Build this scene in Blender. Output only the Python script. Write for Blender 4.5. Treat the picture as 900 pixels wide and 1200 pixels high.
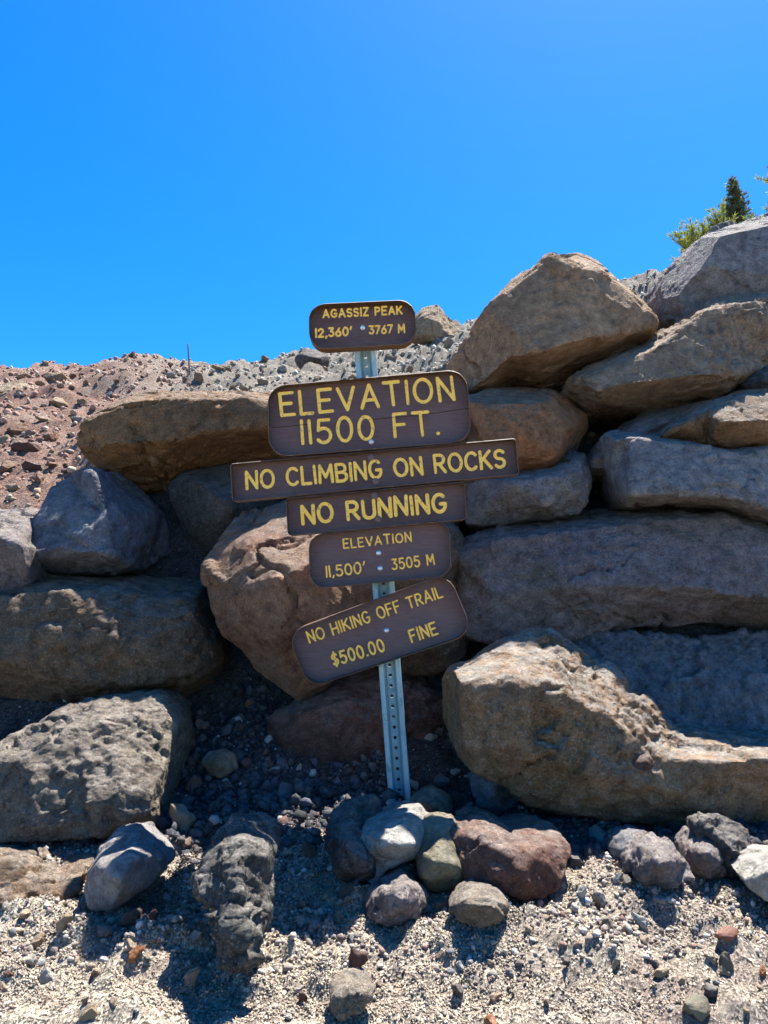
import bpy, math, random
import numpy as np
from mathutils import Vector, Matrix
from mathutils.geometry import delaunay_2d_cdt

# ------------------------------------------------------------------ scene, camera, world, sun
for o in list(bpy.data.objects):
    bpy.data.objects.remove(o)
SC = bpy.context.scene
COL = SC.collection
PITCH = math.atan(140 / 867.0)
cam_d = bpy.data.cameras.new("camera"); cam = bpy.data.objects.new("camera", cam_d); COL.objects.link(cam)
cam_d.sensor_fit = 'VERTICAL'; cam_d.sensor_height = 36; cam_d.sensor_width = 27; cam_d.lens = 26.0
cam_d.clip_start = 0.02; cam_d.clip_end = 5000
cam.rotation_euler = (math.pi / 2 + PITCH, 0, 0)
SC.camera = cam

SUN_EL, SUN_AZ = 66.0, 33.0            # azimuth measured from +Y (straight ahead) towards +X (right)
W = bpy.data.worlds.new("World"); SC.world = W; W.use_nodes = True
nt = W.node_tree; nt.nodes.clear()
sky = nt.nodes.new('ShaderNodeTexSky'); sky.sky_type = 'NISHITA'; sky.sun_disc = False
sky.sun_elevation = math.radians(SUN_EL); sky.sun_rotation = math.radians(SUN_AZ)
sky.altitude = 3500; sky.air_density = 1.0; sky.dust_density = 3.0; sky.ozone_density = 5.0
hs = nt.nodes.new('ShaderNodeHueSaturation'); hs.inputs['Saturation'].default_value = 1.33
bg = nt.nodes.new('ShaderNodeBackground'); bg.inputs['Strength'].default_value = 0.092
wo = nt.nodes.new('ShaderNodeOutputWorld')
nt.links.new(sky.outputs[0], hs.inputs['Color']); nt.links.new(hs.outputs[0], bg.inputs[0]); nt.links.new(bg.outputs[0], wo.inputs[0])
sl = bpy.data.lights.new("sun", 'SUN'); sl.energy = 5.0; sl.angle = math.radians(0.5); sl.color = (1.0, 0.95, 0.87)
so = bpy.data.objects.new("sun", sl); COL.objects.link(so)
e, a = math.radians(SUN_EL), math.radians(SUN_AZ)
SUNV = Vector((math.cos(e) * math.sin(a), math.cos(e) * math.cos(a), math.sin(e)))
so.rotation_euler = SUNV.to_track_quat('Z', 'Y').to_euler(); so.location = (3, 6, 12)
vs = SC.view_settings
vs.view_transform = 'Standard'; vs.look = 'None'; vs.exposure = 1.9; vs.gamma = 1.0; vs.use_curve_mapping = False
SC.cycles.max_bounces = 6; SC.cycles.diffuse_bounces = 4

# ------------------------------------------------------------------ helpers
FX = 867.0
CT, ST = math.cos(PITCH), math.sin(PITCH)
def ray(px, py):
    u = (px - 450) / FX; v = (600 - py) / FX
    return np.array([u, CT - v * ST, ST + v * CT])
def at(px, py, D):
    r = ray(px, py); return r * (D / r[1])
def tag(o, label=None, cat=None, group=None, kind=None):
    if label: o['label'] = label
    if cat: o['category'] = cat
    if group: o['group'] = group
    if kind: o['kind'] = kind
    return o
def link(name, me, mat=None, parent=None, loc=None):
    o = bpy.data.objects.new(name, me); COL.objects.link(o)
    if mat is not None:
        for m in (mat if isinstance(mat, (list, tuple)) else [mat]): me.materials.append(m)
    if parent: o.parent = parent
    if loc is not None: o.location = loc
    return o
def mesh(name, V, F, smooth=False):
    me = bpy.data.meshes.new(name)
    me.from_pydata([tuple(map(float, v)) for v in V], [], [tuple(map(int, f)) for f in F])
    if smooth: me.polygons.foreach_set('use_smooth', [True] * len(me.polygons))
    me.update(); return me

# ---- vectorised noise
def _h(ix, iy, iz, s):
    h = (ix.astype(np.int64) * 73856093) ^ (iy.astype(np.int64) * 19349663) ^ (iz.astype(np.int64) * 83492791) ^ (s * 2654435761)
    h = (h ^ (h >> 13)) * 1274126177
    h = h & 0xffffffff
    h = (h ^ (h >> 16)) * 668265263 & 0xffffffff
    return ((h >> 8) & 0xffff) / 65535.0
def vnoise(P, seed=0):
    Pi = np.floor(P); f = P - Pi; f = f * f * f * (f * (f * 6 - 15) + 10)
    x, y, z = Pi[:, 0], Pi[:, 1], Pi[:, 2]
    r = 0
    for dx in (0, 1):
        wx = f[:, 0] if dx else 1 - f[:, 0]
        for dy in (0, 1):
            wy = f[:, 1] if dy else 1 - f[:, 1]
            for dz in (0, 1):
                wz = f[:, 2] if dz else 1 - f[:, 2]
                r = r + wx * wy * wz * _h(x + dx, y + dy, z + dz, seed)
    return r * 2 - 1
ROT = np.array([[0.0, 0.8, 0.6], [-0.8, 0.36, -0.48], [-0.6, -0.48, 0.64]])
def fbm(P, octs=4, seed=0, gain=0.5):
    r = 0; a_ = 1.0; Q = P.copy()
    for i in range(octs):
        r = r + a_ * vnoise(Q, seed + i * 17); a_ *= gain; Q = Q @ ROT.T * 2.03 + 5.3
    return r
def cells(P, seed=0):
    """nearest and second nearest feature point; returns F1, F2, faceted value of the nearest cell"""
    Pi = np.floor(P); n = len(P)
    b1 = np.full(n, 9.0); b2 = np.full(n, 9.0); fv = np.zeros(n)
    for dx in (-1, 0, 1):
        for dy in (-1, 0, 1):
            for dz in (-1, 0, 1):
                c = Pi + (dx, dy, dz)
                h = [_h(c[:, 0], c[:, 1], c[:, 2], seed + k) for k in range(7)]
                q = P - (c + np.stack(h[:3], 1))
                d = np.sqrt((q * q).sum(1))
                g = (q[:, 0] * (h[3] - .5) + q[:, 1] * (h[4] - .5) + q[:, 2] * (h[5] - .5)) * 2 + (h[6] - .5) * .7
                m = d < b1
                b2 = np.where(m, b1, np.minimum(b2, d)); fv = np.where(m, g, fv); b1 = np.where(m, d, b1)
    return b1, b2, fv

# ------------------------------------------------------------------ materials
def newmat(name):
    m = bpy.data.materials.new(name); m.use_nodes = True; t = m.node_tree; t.nodes.clear()
    out = t.nodes.new('ShaderNodeOutputMaterial'); b = t.nodes.new('ShaderNodeBsdfPrincipled')
    t.links.new(b.outputs[0], out.inputs[0]); return m, t, b
def nz(t, co, scale, detail=6, rough=.6, dist=0.0):
    n = t.nodes.new('ShaderNodeTexNoise'); n.inputs['Scale'].default_value = scale; n.inputs['Detail'].default_value = detail
    n.inputs['Roughness'].default_value = rough; n.inputs['Distortion'].default_value = dist
    t.links.new(co, n.inputs['Vector']); return n.outputs['Fac']
def ramp(t, f, stops, interp='LINEAR'):
    r = t.nodes.new('ShaderNodeValToRGB'); r.color_ramp.interpolation = interp
    while len(r.color_ramp.elements) < len(stops): r.color_ramp.elements.new(0.5)
    for e_, (p, c) in zip(r.color_ramp.elements, stops):
        e_.position = p; e_.color = (c, c, c, 1) if isinstance(c, (int, float)) else (*c, 1)
    t.links.new(f, r.inputs[0]); return r.outputs[0]
def mix(t, f, a_, b_, mode='MIX'):
    n = t.nodes.new('ShaderNodeMix'); n.data_type = 'RGBA'; n.blend_type = mode
    for s, v in ((0, f), (6, a_), (7, b_)):
        if isinstance(v, (int, float)): n.inputs[s].default_value = v
        elif isinstance(v, tuple): n.inputs[s].default_value = (*v, 1)
        else: t.links.new(v, n.inputs[s])
    return n.outputs[2]
def bump(t, h, strength, dist, prev=None):
    b = t.nodes.new('ShaderNodeBump'); b.inputs['Strength'].default_value = strength; b.inputs['Distance'].default_value = dist
    t.links.new(h, b.inputs['Height'])
    if prev is not None: t.links.new(prev, b.inputs['Normal'])
    return b.outputs[0]
def mth(t, op, a_, b_):
    n = t.nodes.new('ShaderNodeMath'); n.operation = op
    for s, v in ((0, a_), (1, b_)):
        if isinstance(v, (int, float)): n.inputs[s].default_value = v
        else: t.links.new(v, n.inputs[s])
    return n.outputs[0]

BR = dict(green=.95, grey=1.05, tan=1.65, warmgrey=1.6, rust=1.5, umber=1.45, bluegrey=1.6, violet=1.6, ochre=1.45, blue=1.35, greydark=1.0, cinder=1.0, white=1.05, sand=1.05, orange=1, red=1.05, pink=1.2, palegrey=1.6, brown=1.15, maroon=1.0)
def rock_mat(name, c1, c2, c3, speck=.5, seed=0.0, bs=1.0, patch=None, dust=.5):
    wm = 1 if c1[0] > c1[2] * 1.15 else .3
    k_ = BR.get(name[5:], 1.2); c1, c2, c3 = [(k_ * c[0] * (1 + .12 * wm), k_ * c[1] * (1 - .03 * wm), k_ * c[2] * (1 - .22 * wm)) for c in (c1, c2, c3)]
    m, t, b = newmat(name)
    tc = t.nodes.new('ShaderNodeTexCoord'); mp = t.nodes.new('ShaderNodeMapping')
    mp.inputs['Location'].default_value = (seed * 3.1, seed * 1.7, seed * 2.3)
    t.links.new(tc.outputs['Object'], mp.inputs['Vector']); co = mp.outputs[0]
    col = mix(t, ramp(t, nz(t, co, 3.2, 5, .6, .6), [(.38, 0), (.62, 1)]), c1, c2)
    col = mix(t, ramp(t, nz(t, co, 9, 6, .7, .3), [(.5, 0), (.68, .85)]), col, c3)
    if patch: col = mix(t, ramp(t, nz(t, co, 2.1, 3, .5, .8), [(.52, 0), (.64, .8)]), col, patch)
    gm = t.nodes.new('ShaderNodeNewGeometry'); sn = t.nodes.new('ShaderNodeSeparateXYZ'); t.links.new(gm.outputs['Normal'], sn.inputs[0])
    up = mth(t, 'MULTIPLY', ramp(t, sn.outputs[2], [(.42, 0), (.80, 1)]), ramp(t, nz(t, co, 16, 6, .75), [(.38, .1), (.56, 1)]))
    col = mix(t, mth(t, 'MULTIPLY', up, dust), col, (.40, .37, .325))          # pale dust and crust settled on upper faces
    # crystals and grains
    g = nz(t, co, 120, 4, .75)
    col = mix(t, ramp(t, g, [(.32, .75 * speck), (.47, 0)]), col, (.02, .018, .017))
    g2 = nz(t, co, 170, 3, .7, .0)
    col = mix(t, ramp(t, g2, [(.57, 0), (.66, .95 * speck)]), col, (.50, .46, .40))
    col = mix(t, 1.0, col, ramp(t, nz(t, co, 26, 6, .75), [(.30, .42), (.68, 1.35)]), 'MULTIPLY')
    t.links.new(col, b.inputs['Base Color'])
    b.inputs['Roughness'].default_value = .88; b.inputs['Specular IOR Level'].default_value = .25
    v = t.nodes.new('ShaderNodeTexVoronoi'); v.inputs['Scale'].default_value = 55; v.inputs['Randomness'].default_value = 1
    t.links.new(co, v.inputs['Vector'])
    n1 = bump(t, nz(t, co, 28, 9, .8), 1.0 * bs, .075)
    n2 = bump(t, nz(t, co, 120, 5, .75), 1.0 * bs, .030, n1)
    n3 = bump(t, ramp(t, v.outputs['Distance'], [(.0, 0), (.35, 1)]), .35 * bs, .008, n2)
    t.links.new(n3, b.inputs['Normal'])
    return m

K = {}
def rk(key, *a_, **k): K[key] = rock_mat('rock_' + key, *a_, seed=len(K) + 1.0, **k)
rk('umber',    (.19, .120, .070), (.25, .150, .075), (.21, .155, .105), patch=(.30, .16, .07))
rk('blue',     (.13, .145, .185), (.19, .20, .235), (.12, .115, .12), speck=.6)
rk('greydark', (.115, .112, .108), (.16, .155, .148), (.10, .095, .09), speck=.7)
rk('pink',     (.25, .165, .125), (.30, .20, .155), (.24, .17, .15), patch=(.30, .135, .075))
rk('brown',    (.165, .125, .098), (.205, .150, .110), (.15, .125, .11), speck=.7)
rk('grey',     (.19, .175, .165), (.24, .225, .21), (.16, .145, .135), speck=.7)
rk('palegrey', (.30, .295, .275), (.36, .355, .33), (.23, .22, .205), speck=.5)
rk('violet',   (.17, .145, .158), (.205, .172, .17), (.18, .15, .16), speck=.8, patch=(.21, .165, .12))
rk('ochre',    (.23, .16, .108), (.26, .18, .12), (.22, .175, .145), speck=.9, dust=.9, patch=(.30, .185, .09))
rk('rust',     (.30, .155, .085), (.34, .19, .115), (.27, .165, .115), speck=.35, patch=(.38, .17, .075))
rk('tan',      (.29, .20, .14), (.33, .245, .18), (.25, .19, .155), speck=.5, patch=(.31, .205, .105))
rk('warmgrey', (.24, .19, .155), (.29, .235, .195), (.21, .175, .155), speck=.6)
rk('bluegrey', (.20, .195, .21), (.25, .24, .24), (.175, .16, .16), speck=.8)
rk('maroon',   (.17, .095, .085), (.22, .125, .11), (.15, .10, .095), speck=.4)
rk('cinder',   (.13, .12, .12), (.18, .165, .165), (.10, .095, .10), speck=.5)
rk('white',    (.55, .54, .50), (.62, .60, .56), (.45, .43, .39), speck=.2)
rk('orange',   (.50, .21, .09), (.56, .26, .12), (.40, .18, .10), speck=.2)
rk('red',      (.40, .17, .13), (.46, .22, .17), (.32, .15, .12), speck=.3)
rk('sand',     (.42, .34, .26), (.48, .40, .31), (.36, .29, .23), speck=.3)
rk('green',    (.27, .275, .215), (.34, .34, .27), (.22, .215, .17), speck=.4)

def ground_mat():
    m, t, b = newmat('scree_ground')
    g = t.nodes.new('ShaderNodeNewGeometry'); co = g.outputs['Position']
    sx = t.nodes.new('ShaderNodeSeparateXYZ'); t.links.new(co, sx.inputs[0])
    near = mix(t, ramp(t, nz(t, co, 2.6, 6, .65, .5), [(.4, 0), (.62, 1)]), (.36, .305, .25), (.50, .43, .335))
    near = mix(t, ramp(t, nz(t, co, 6, 6, .7), [(.52, 0), (.66, .8)]), near, (.30, .225, .19))
    cind_shade = mix(t, ramp(t, nz(t, co, 12, 6, .7), [(.35, 0), (.65, 1)]), (.055, .054, .058), (.125, .115, .11))  # cinder soil, darkened to paint in the shade along the wall foot
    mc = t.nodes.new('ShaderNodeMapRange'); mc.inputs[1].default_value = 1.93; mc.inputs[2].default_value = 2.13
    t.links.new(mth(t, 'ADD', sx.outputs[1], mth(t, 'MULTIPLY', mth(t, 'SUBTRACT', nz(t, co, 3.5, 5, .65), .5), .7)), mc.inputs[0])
    near = mix(t, mc.outputs[0], near, cind_shade)
    hill = mix(t, ramp(t, nz(t, co, 1.1, 6, .7, .5), [(.38, 0), (.62, 1)]), (.24, .14, .11), (.34, .225, .175))
    hill = mix(t, ramp(t, nz(t, co, 6, 6, .7), [(.5, 0), (.66, .6)]), hill, (.40, .34, .28))
    grey = mix(t, ramp(t, nz(t, co, 5, 6, .7), [(.4, 0), (.62, 1)]), (.22, .195, .165), (.35, .315, .26))
    # hill goes from pink soil on the left to grey talus on the right
    mr = t.nodes.new('ShaderNodeMapRange'); mr.inputs[1].default_value = -.36; mr.inputs[2].default_value = -.18
    t.links.new(mth(t, 'ADD', mth(t, 'DIVIDE', sx.outputs[0], mth(t, 'MAXIMUM', sx.outputs[1], 1.0)), mth(t, 'MULTIPLY', nz(t, co, .9, 3, .6), .12)), mr.inputs[0])
    far = mix(t, mr.outputs[0], hill, grey)
    my = t.nodes.new('ShaderNodeMapRange'); my.inputs[1].default_value = 3.15; my.inputs[2].default_value = 3.45
    t.links.new(sx.outputs[1], my.inputs[0])
    ml = t.nodes.new('ShaderNodeMapRange'); ml.inputs[1].default_value = -.40; ml.inputs[2].default_value = -.45
    t.links.new(mth(t, 'DIVIDE', sx.outputs[0], mth(t, 'MAXIMUM', sx.outputs[1], 1.0)), ml.inputs[0])
    my2 = t.nodes.new('ShaderNodeMapRange'); my2.inputs[1].default_value = 2.5; my2.inputs[2].default_value = 2.7
    t.links.new(sx.outputs[1], my2.inputs[0])
    col = mix(t, mth(t, 'MAXIMUM', my.outputs[0], mth(t, 'MULTIPLY', ml.outputs[0], my2.outputs[0])), near, far)  # hill colour starts behind the wall, so its gaps stay painted dark
    col = mix(t, 1.0, col, ramp(t, nz(t, co, 150, 6, .8), [(.32, .40), (.66, 1.4)]), 'MULTIPLY')
    v = t.nodes.new('ShaderNodeTexVoronoi'); v.inputs['Scale'].default_value = 170; t.links.new(co, v.inputs['Vector'])
    bw = t.nodes.new('ShaderNodeRGBToBW'); t.links.new(v.outputs['Color'], bw.inputs[0])
    col = mix(t, .55, col, mix(t, 1.0, col, ramp(t, bw.outputs[0], [(.2, .5), (.8, 1.7)]), 'MULTIPLY'))
    t.links.new(col, b.inputs['Base Color']); b.inputs['Roughness'].default_value = .95; b.inputs['Specular IOR Level'].default_value = .1
    n1 = bump(t, nz(t, co, 60, 9, .85), 1.0, .035)
    n2 = bump(t, v.outputs['Distance'], .8, .010, n1)
    t.links.new(n2, b.inputs['Normal']); return m
GROUND = ground_mat()

def gravel_mat():
    m, t, b = newmat('loose_gravel')
    at_ = t.nodes.new('ShaderNodeVertexColor'); at_.layer_name = 'tint'
    g = t.nodes.new('ShaderNodeNewGeometry'); co = g.outputs['Position']
    col = mix(t, 1.0, at_.outputs[0], ramp(t, nz(t, co, 120, 5, .7), [(.25, .6), (.7, 1.25)]), 'MULTIPLY')
    t.links.new(col, b.inputs['Base Color']); b.inputs['Roughness'].default_value = .95; b.inputs['Specular IOR Level'].default_value = .15
    t.links.new(bump(t, nz(t, co, 160, 6, .75), .8, .008), b.inputs['Normal']); return m
GRAVEL = gravel_mat()

def paint_mat(name, c, c2, worn=0.0):
    m, t, b = newmat(name)
    tc = t.nodes.new('ShaderNodeTexCoord'); mp = t.nodes.new('ShaderNodeMapping'); mp.inputs['Scale'].default_value = (1, 1, 7)
    t.links.new(tc.outputs['Object'], mp.inputs[0]); co = mp.outputs[0]; oc = tc.outputs['Object']
    grain = nz(t, co, 22, 6, .65, .2)
    col = mix(t, ramp(t, grain, [(.35, 0), (.7, 1)]), c, c2)
    col = mix(t, ramp(t, nz(t, oc, 14, 4, .6), [(.5, 0), (.75, .35)]), col, (.16, .125, .12))       # dust
    scr = t.nodes.new('ShaderNodeMapping'); scr.inputs['Scale'].default_value = (6, 1, 60); t.links.new(oc, scr.inputs[0])
    col = mix(t, ramp(t, nz(t, scr.outputs[0], 7, 3, .6), [(.77 - worn * .27, 0), (.82 - worn * .27, .8)]), col, (.40, .34, .27))
    t.links.new(col, b.inputs['Base Color']); b.inputs['Roughness'].default_value = .62; b.inputs['Specular IOR Level'].default_value = .3
    t.links.new(bump(t, grain, .35, .004, bump(t, nz(t, co, 90, 4, .6), .2, .002)), b.inputs['Normal']); return m
BOARD = paint_mat('brown_board_paint', (.135, .080, .080), (.17, .108, .105))
WORN = paint_mat('worn_board_edge', (.09, .055, .045), (.15, .105, .08), .5)
WOOD = paint_mat('brown_board_underside', (.11, .060, .030), (.17, .10, .05), .3)
def letter_mat():
    m, t, b = newmat('yellow_letter_paint')
    tc = t.nodes.new('ShaderNodeTexCoord'); co = tc.outputs['Object']
    col = mix(t, ramp(t, nz(t, co, 60, 4, .7), [(.35, 0), (.65, 1)]), (1.0, .56, .06), (1.0, .66, .13))
    col = mix(t, ramp(t, nz(t, co, 120, 4, .7), [(.56, 0), (.66, .75)]), col, (.25, .13, .05))
    t.links.new(col, b.inputs['Base Color']); b.inputs['Roughness'].default_value = .6
    t.links.new(bump(t, nz(t, co, 150, 4, .6), .4, .002), b.inputs['Normal']); return m
YELLOW = letter_mat()
def metal_mat(name, c1, c2, c3, met, rough):
    m, t, b = newmat(name)
    tc = t.nodes.new('ShaderNodeTexCoord'); mp = t.nodes.new('ShaderNodeMapping'); mp.inputs['Scale'].default_value = (3, 3, 1)
    t.links.new(tc.outputs['Object'], mp.inputs[0]); co = mp.outputs[0]
    col = mix(t, ramp(t, nz(t, co, 12, 5, .6), [(.35, 0), (.65, 1)]), c1, c2)
    col = mix(t, ramp(t, nz(t, co, 9, 8, .8, .4), [(.53, 0), (.62, .85)]), col, c3)
    t.links.new(col, b.inputs['Base Color']); b.inputs['Metallic'].default_value = met
    t.links.new(ramp(t, nz(t, co, 30, 4, .6), [(.3, rough - .1), (.7, rough + .15)]), b.inputs['Roughness'])
    t.links.new(bump(t, nz(t, co, 50, 4, .6), .2, .002), b.inputs['Normal']); return m
POSTM = metal_mat('weathered_galvanised_steel', (.26, .40, .44), (.38, .52, .55), (.08, .22, .21), .25, .55)
BOLTM = metal_mat('zinc_bolt', (.6, .62, .65), (.75, .77, .8), (.35, .3, .25), .8, .4)

# ------------------------------------------------------------------ terrain
CR_U = np.array([-3, -.62, -.54, -.42, -.355, -.30, -.18, -.05, .06, .13, .22, .34, .40, .5, .62, 3])
CR_T = np.array([.34, .350, .356, .362, .378, .358, .366, .388, .410, .432, .455, .490, .50, .52, .53, .5])
PR_D = np.array([-1.0, 0, 1.3, 2.3, 2.72, 2.85, 3.0, 3.2, 3.5, 4.3])
PR_Z = np.array([-1.87, -1.40, -.623, -.523, -.27, -.02, .40, .80, 1.06, 1.29])
PL_D = np.array([-1.0, 0, 1.3, 2.3, 2.7, 3.2, 3.6, 4.3]); PL_Z = np.array([-1.87, -1.40, -.623, -.50, -.05, .56, .88, 1.27])
TD = np.array([4.3, 5, 7, 9, 12]); TT = np.array([.300, .318, .336, .347, .357])
def base_z(x, y):
    z1 = np.interp(y, PR_D, PR_Z)
    wl = np.clip((-.36 - x / np.maximum(y, 1.0)) / .07, 0, 1); z1 = z1 * (1 - wl) + np.interp(y, PL_D, PL_Z) * wl
    z1 = np.where(y < -1, -1.87 + (y + 1) * .3, z1)
    u = x / np.maximum(y, 3.0)
    cr = np.interp(u, CR_U, CR_T)
    yy = np.clip(y, 4.3, 12)
    k = (yy - 3.9) / 8.1
    tt = np.interp(yy, TD, TT); tt = tt + (cr - .357) * np.clip((yy - 4.3) / 4.0, 0, 1) ** .7
    z2 = yy * tt
    dd = np.maximum(y - 12, 0)
    z2 = z2 - np.where(dd < 60, dd * .34, 20.4 + (dd - 60) * .02)
    w = np.clip((y - 3.9) / .6, 0, 1); w = w * w * (3 - 2 * w)
    z = z1 * (1 - w) + z2 * w
    # gentle fall off far to the sides
    z = z - np.clip(np.abs(x) - 14, 0, 200) * .12
    return z
def detail_z(x, y):
    P = np.stack([x, y, np.zeros_like(x)], 1)
    far = np.clip((y - 3.2) / 2.0, 0, 1)
    d = fbm(P * 1.3, 3, 11) * (.03 + .09 * far) + fbm(P * 7, 4, 23) * (.016 + .022 * far)
    b1, b2, fv = cells(P * 14 + (0, 0, .5), 5)
    d = d + (b2 - b1) * (.008 + .02 * far) + fv * .006
    lump = np.clip(fbm(P * 3.2, 3, 77), 0, 2)
    d = d + lump * (.03 + .06 * far)
    lum2 = np.clip(fbm(P * 17, 3, 88) - .1, 0, 1) * np.clip(fbm(P * 4, 2, 89) * 2 + .7, .1, 1.6)
    d = d + fbm(P * 35, 3, 41) * .006 + lum2 * .019 * (1 - far) + cells(P * 45, 9)[2] * .004
    # bare lump on the left skyline
    d = d + .16 * np.exp(-(((x + 3.35) / .55) ** 2 + ((y - 10.3) / .8) ** 2))
    return d * np.clip((60 - np.abs(x)) / 40, 0, 1)
def axis(parts):
    out = []
    for lo, hi, st in parts: out += list(np.arange(lo, hi, st))
    return np.array(out)
def spread(start, end, st, g):
    r = []; v = start
    while v < end: r.append(v); v += st; st *= g
    return r
xs_in = np.arange(-1.12, 1.12, .010)
xr = np.array(spread(1.12, 6.5, .02, 1.006)); xr2 = np.array(spread(float(xr[-1]) + .08, 900, .1, 1.14))
xp = np.concatenate([xr, xr2]); XS = np.concatenate([-xp[::-1], xs_in, xp])
YS = np.concatenate([-np.array(spread(.2, 900, .12, 1.2))[::-1], np.arange(-.1, 1.2, .1), np.arange(1.2, 2.25, .010), np.arange(2.25, 3.6, .015), np.arange(3.6, 5, .03),
                     np.arange(5, 12.6, .06), np.array(spread(12.7, 1500, .2, 1.12))])
gx, gy = np.meshgrid(XS, YS); fx, fy = gx.ravel(), gy.ravel()
fz = base_z(fx, fy) + detail_z(fx, fy)
nx, ny = len(XS), len(YS)
me = bpy.data.meshes.new('ground')
me.vertices.add(nx * ny); me.vertices.foreach_set('co', np.stack([fx, fy, fz], 1).ravel())
ii = (np.arange(ny - 1)[:, None] * nx + np.arange(nx - 1)[None]).ravel()
quads = np.stack([ii, ii + 1, ii + nx + 1, ii + nx], 1)
me.loops.add(quads.size); me.loops.foreach_set('vertex_index', quads.ravel())
me.polygons.add(len(quads)); me.polygons.foreach_set('loop_start', np.arange(len(quads)) * 4)
me.polygons.foreach_set('loop_total', np.full(len(quads), 4)); me.polygons.foreach_set('use_smooth', np.ones(len(quads), bool))
me.update(calc_edges=True); me.validate()
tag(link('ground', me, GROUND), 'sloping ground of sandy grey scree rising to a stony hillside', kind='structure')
print('terrain', nx * ny)
def gz(x, y):
    x = np.atleast_1d(np.asarray(x, float)); y = np.atleast_1d(np.asarray(y, float))
    return base_z(x, y) + detail_z(x, y)
def ground_hit(px, py, dmax=14.0, dmin=1.2):
    r = ray(px, py); ds = np.arange(dmin, dmax, .01)
    p = r[None] * (ds / r[1])[:, None]; g = gz(p[:, 0], p[:, 1])
    i = np.argmax(g > p[:, 2])
    return (p[i] if g[i] > p[i, 2] else None)

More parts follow.
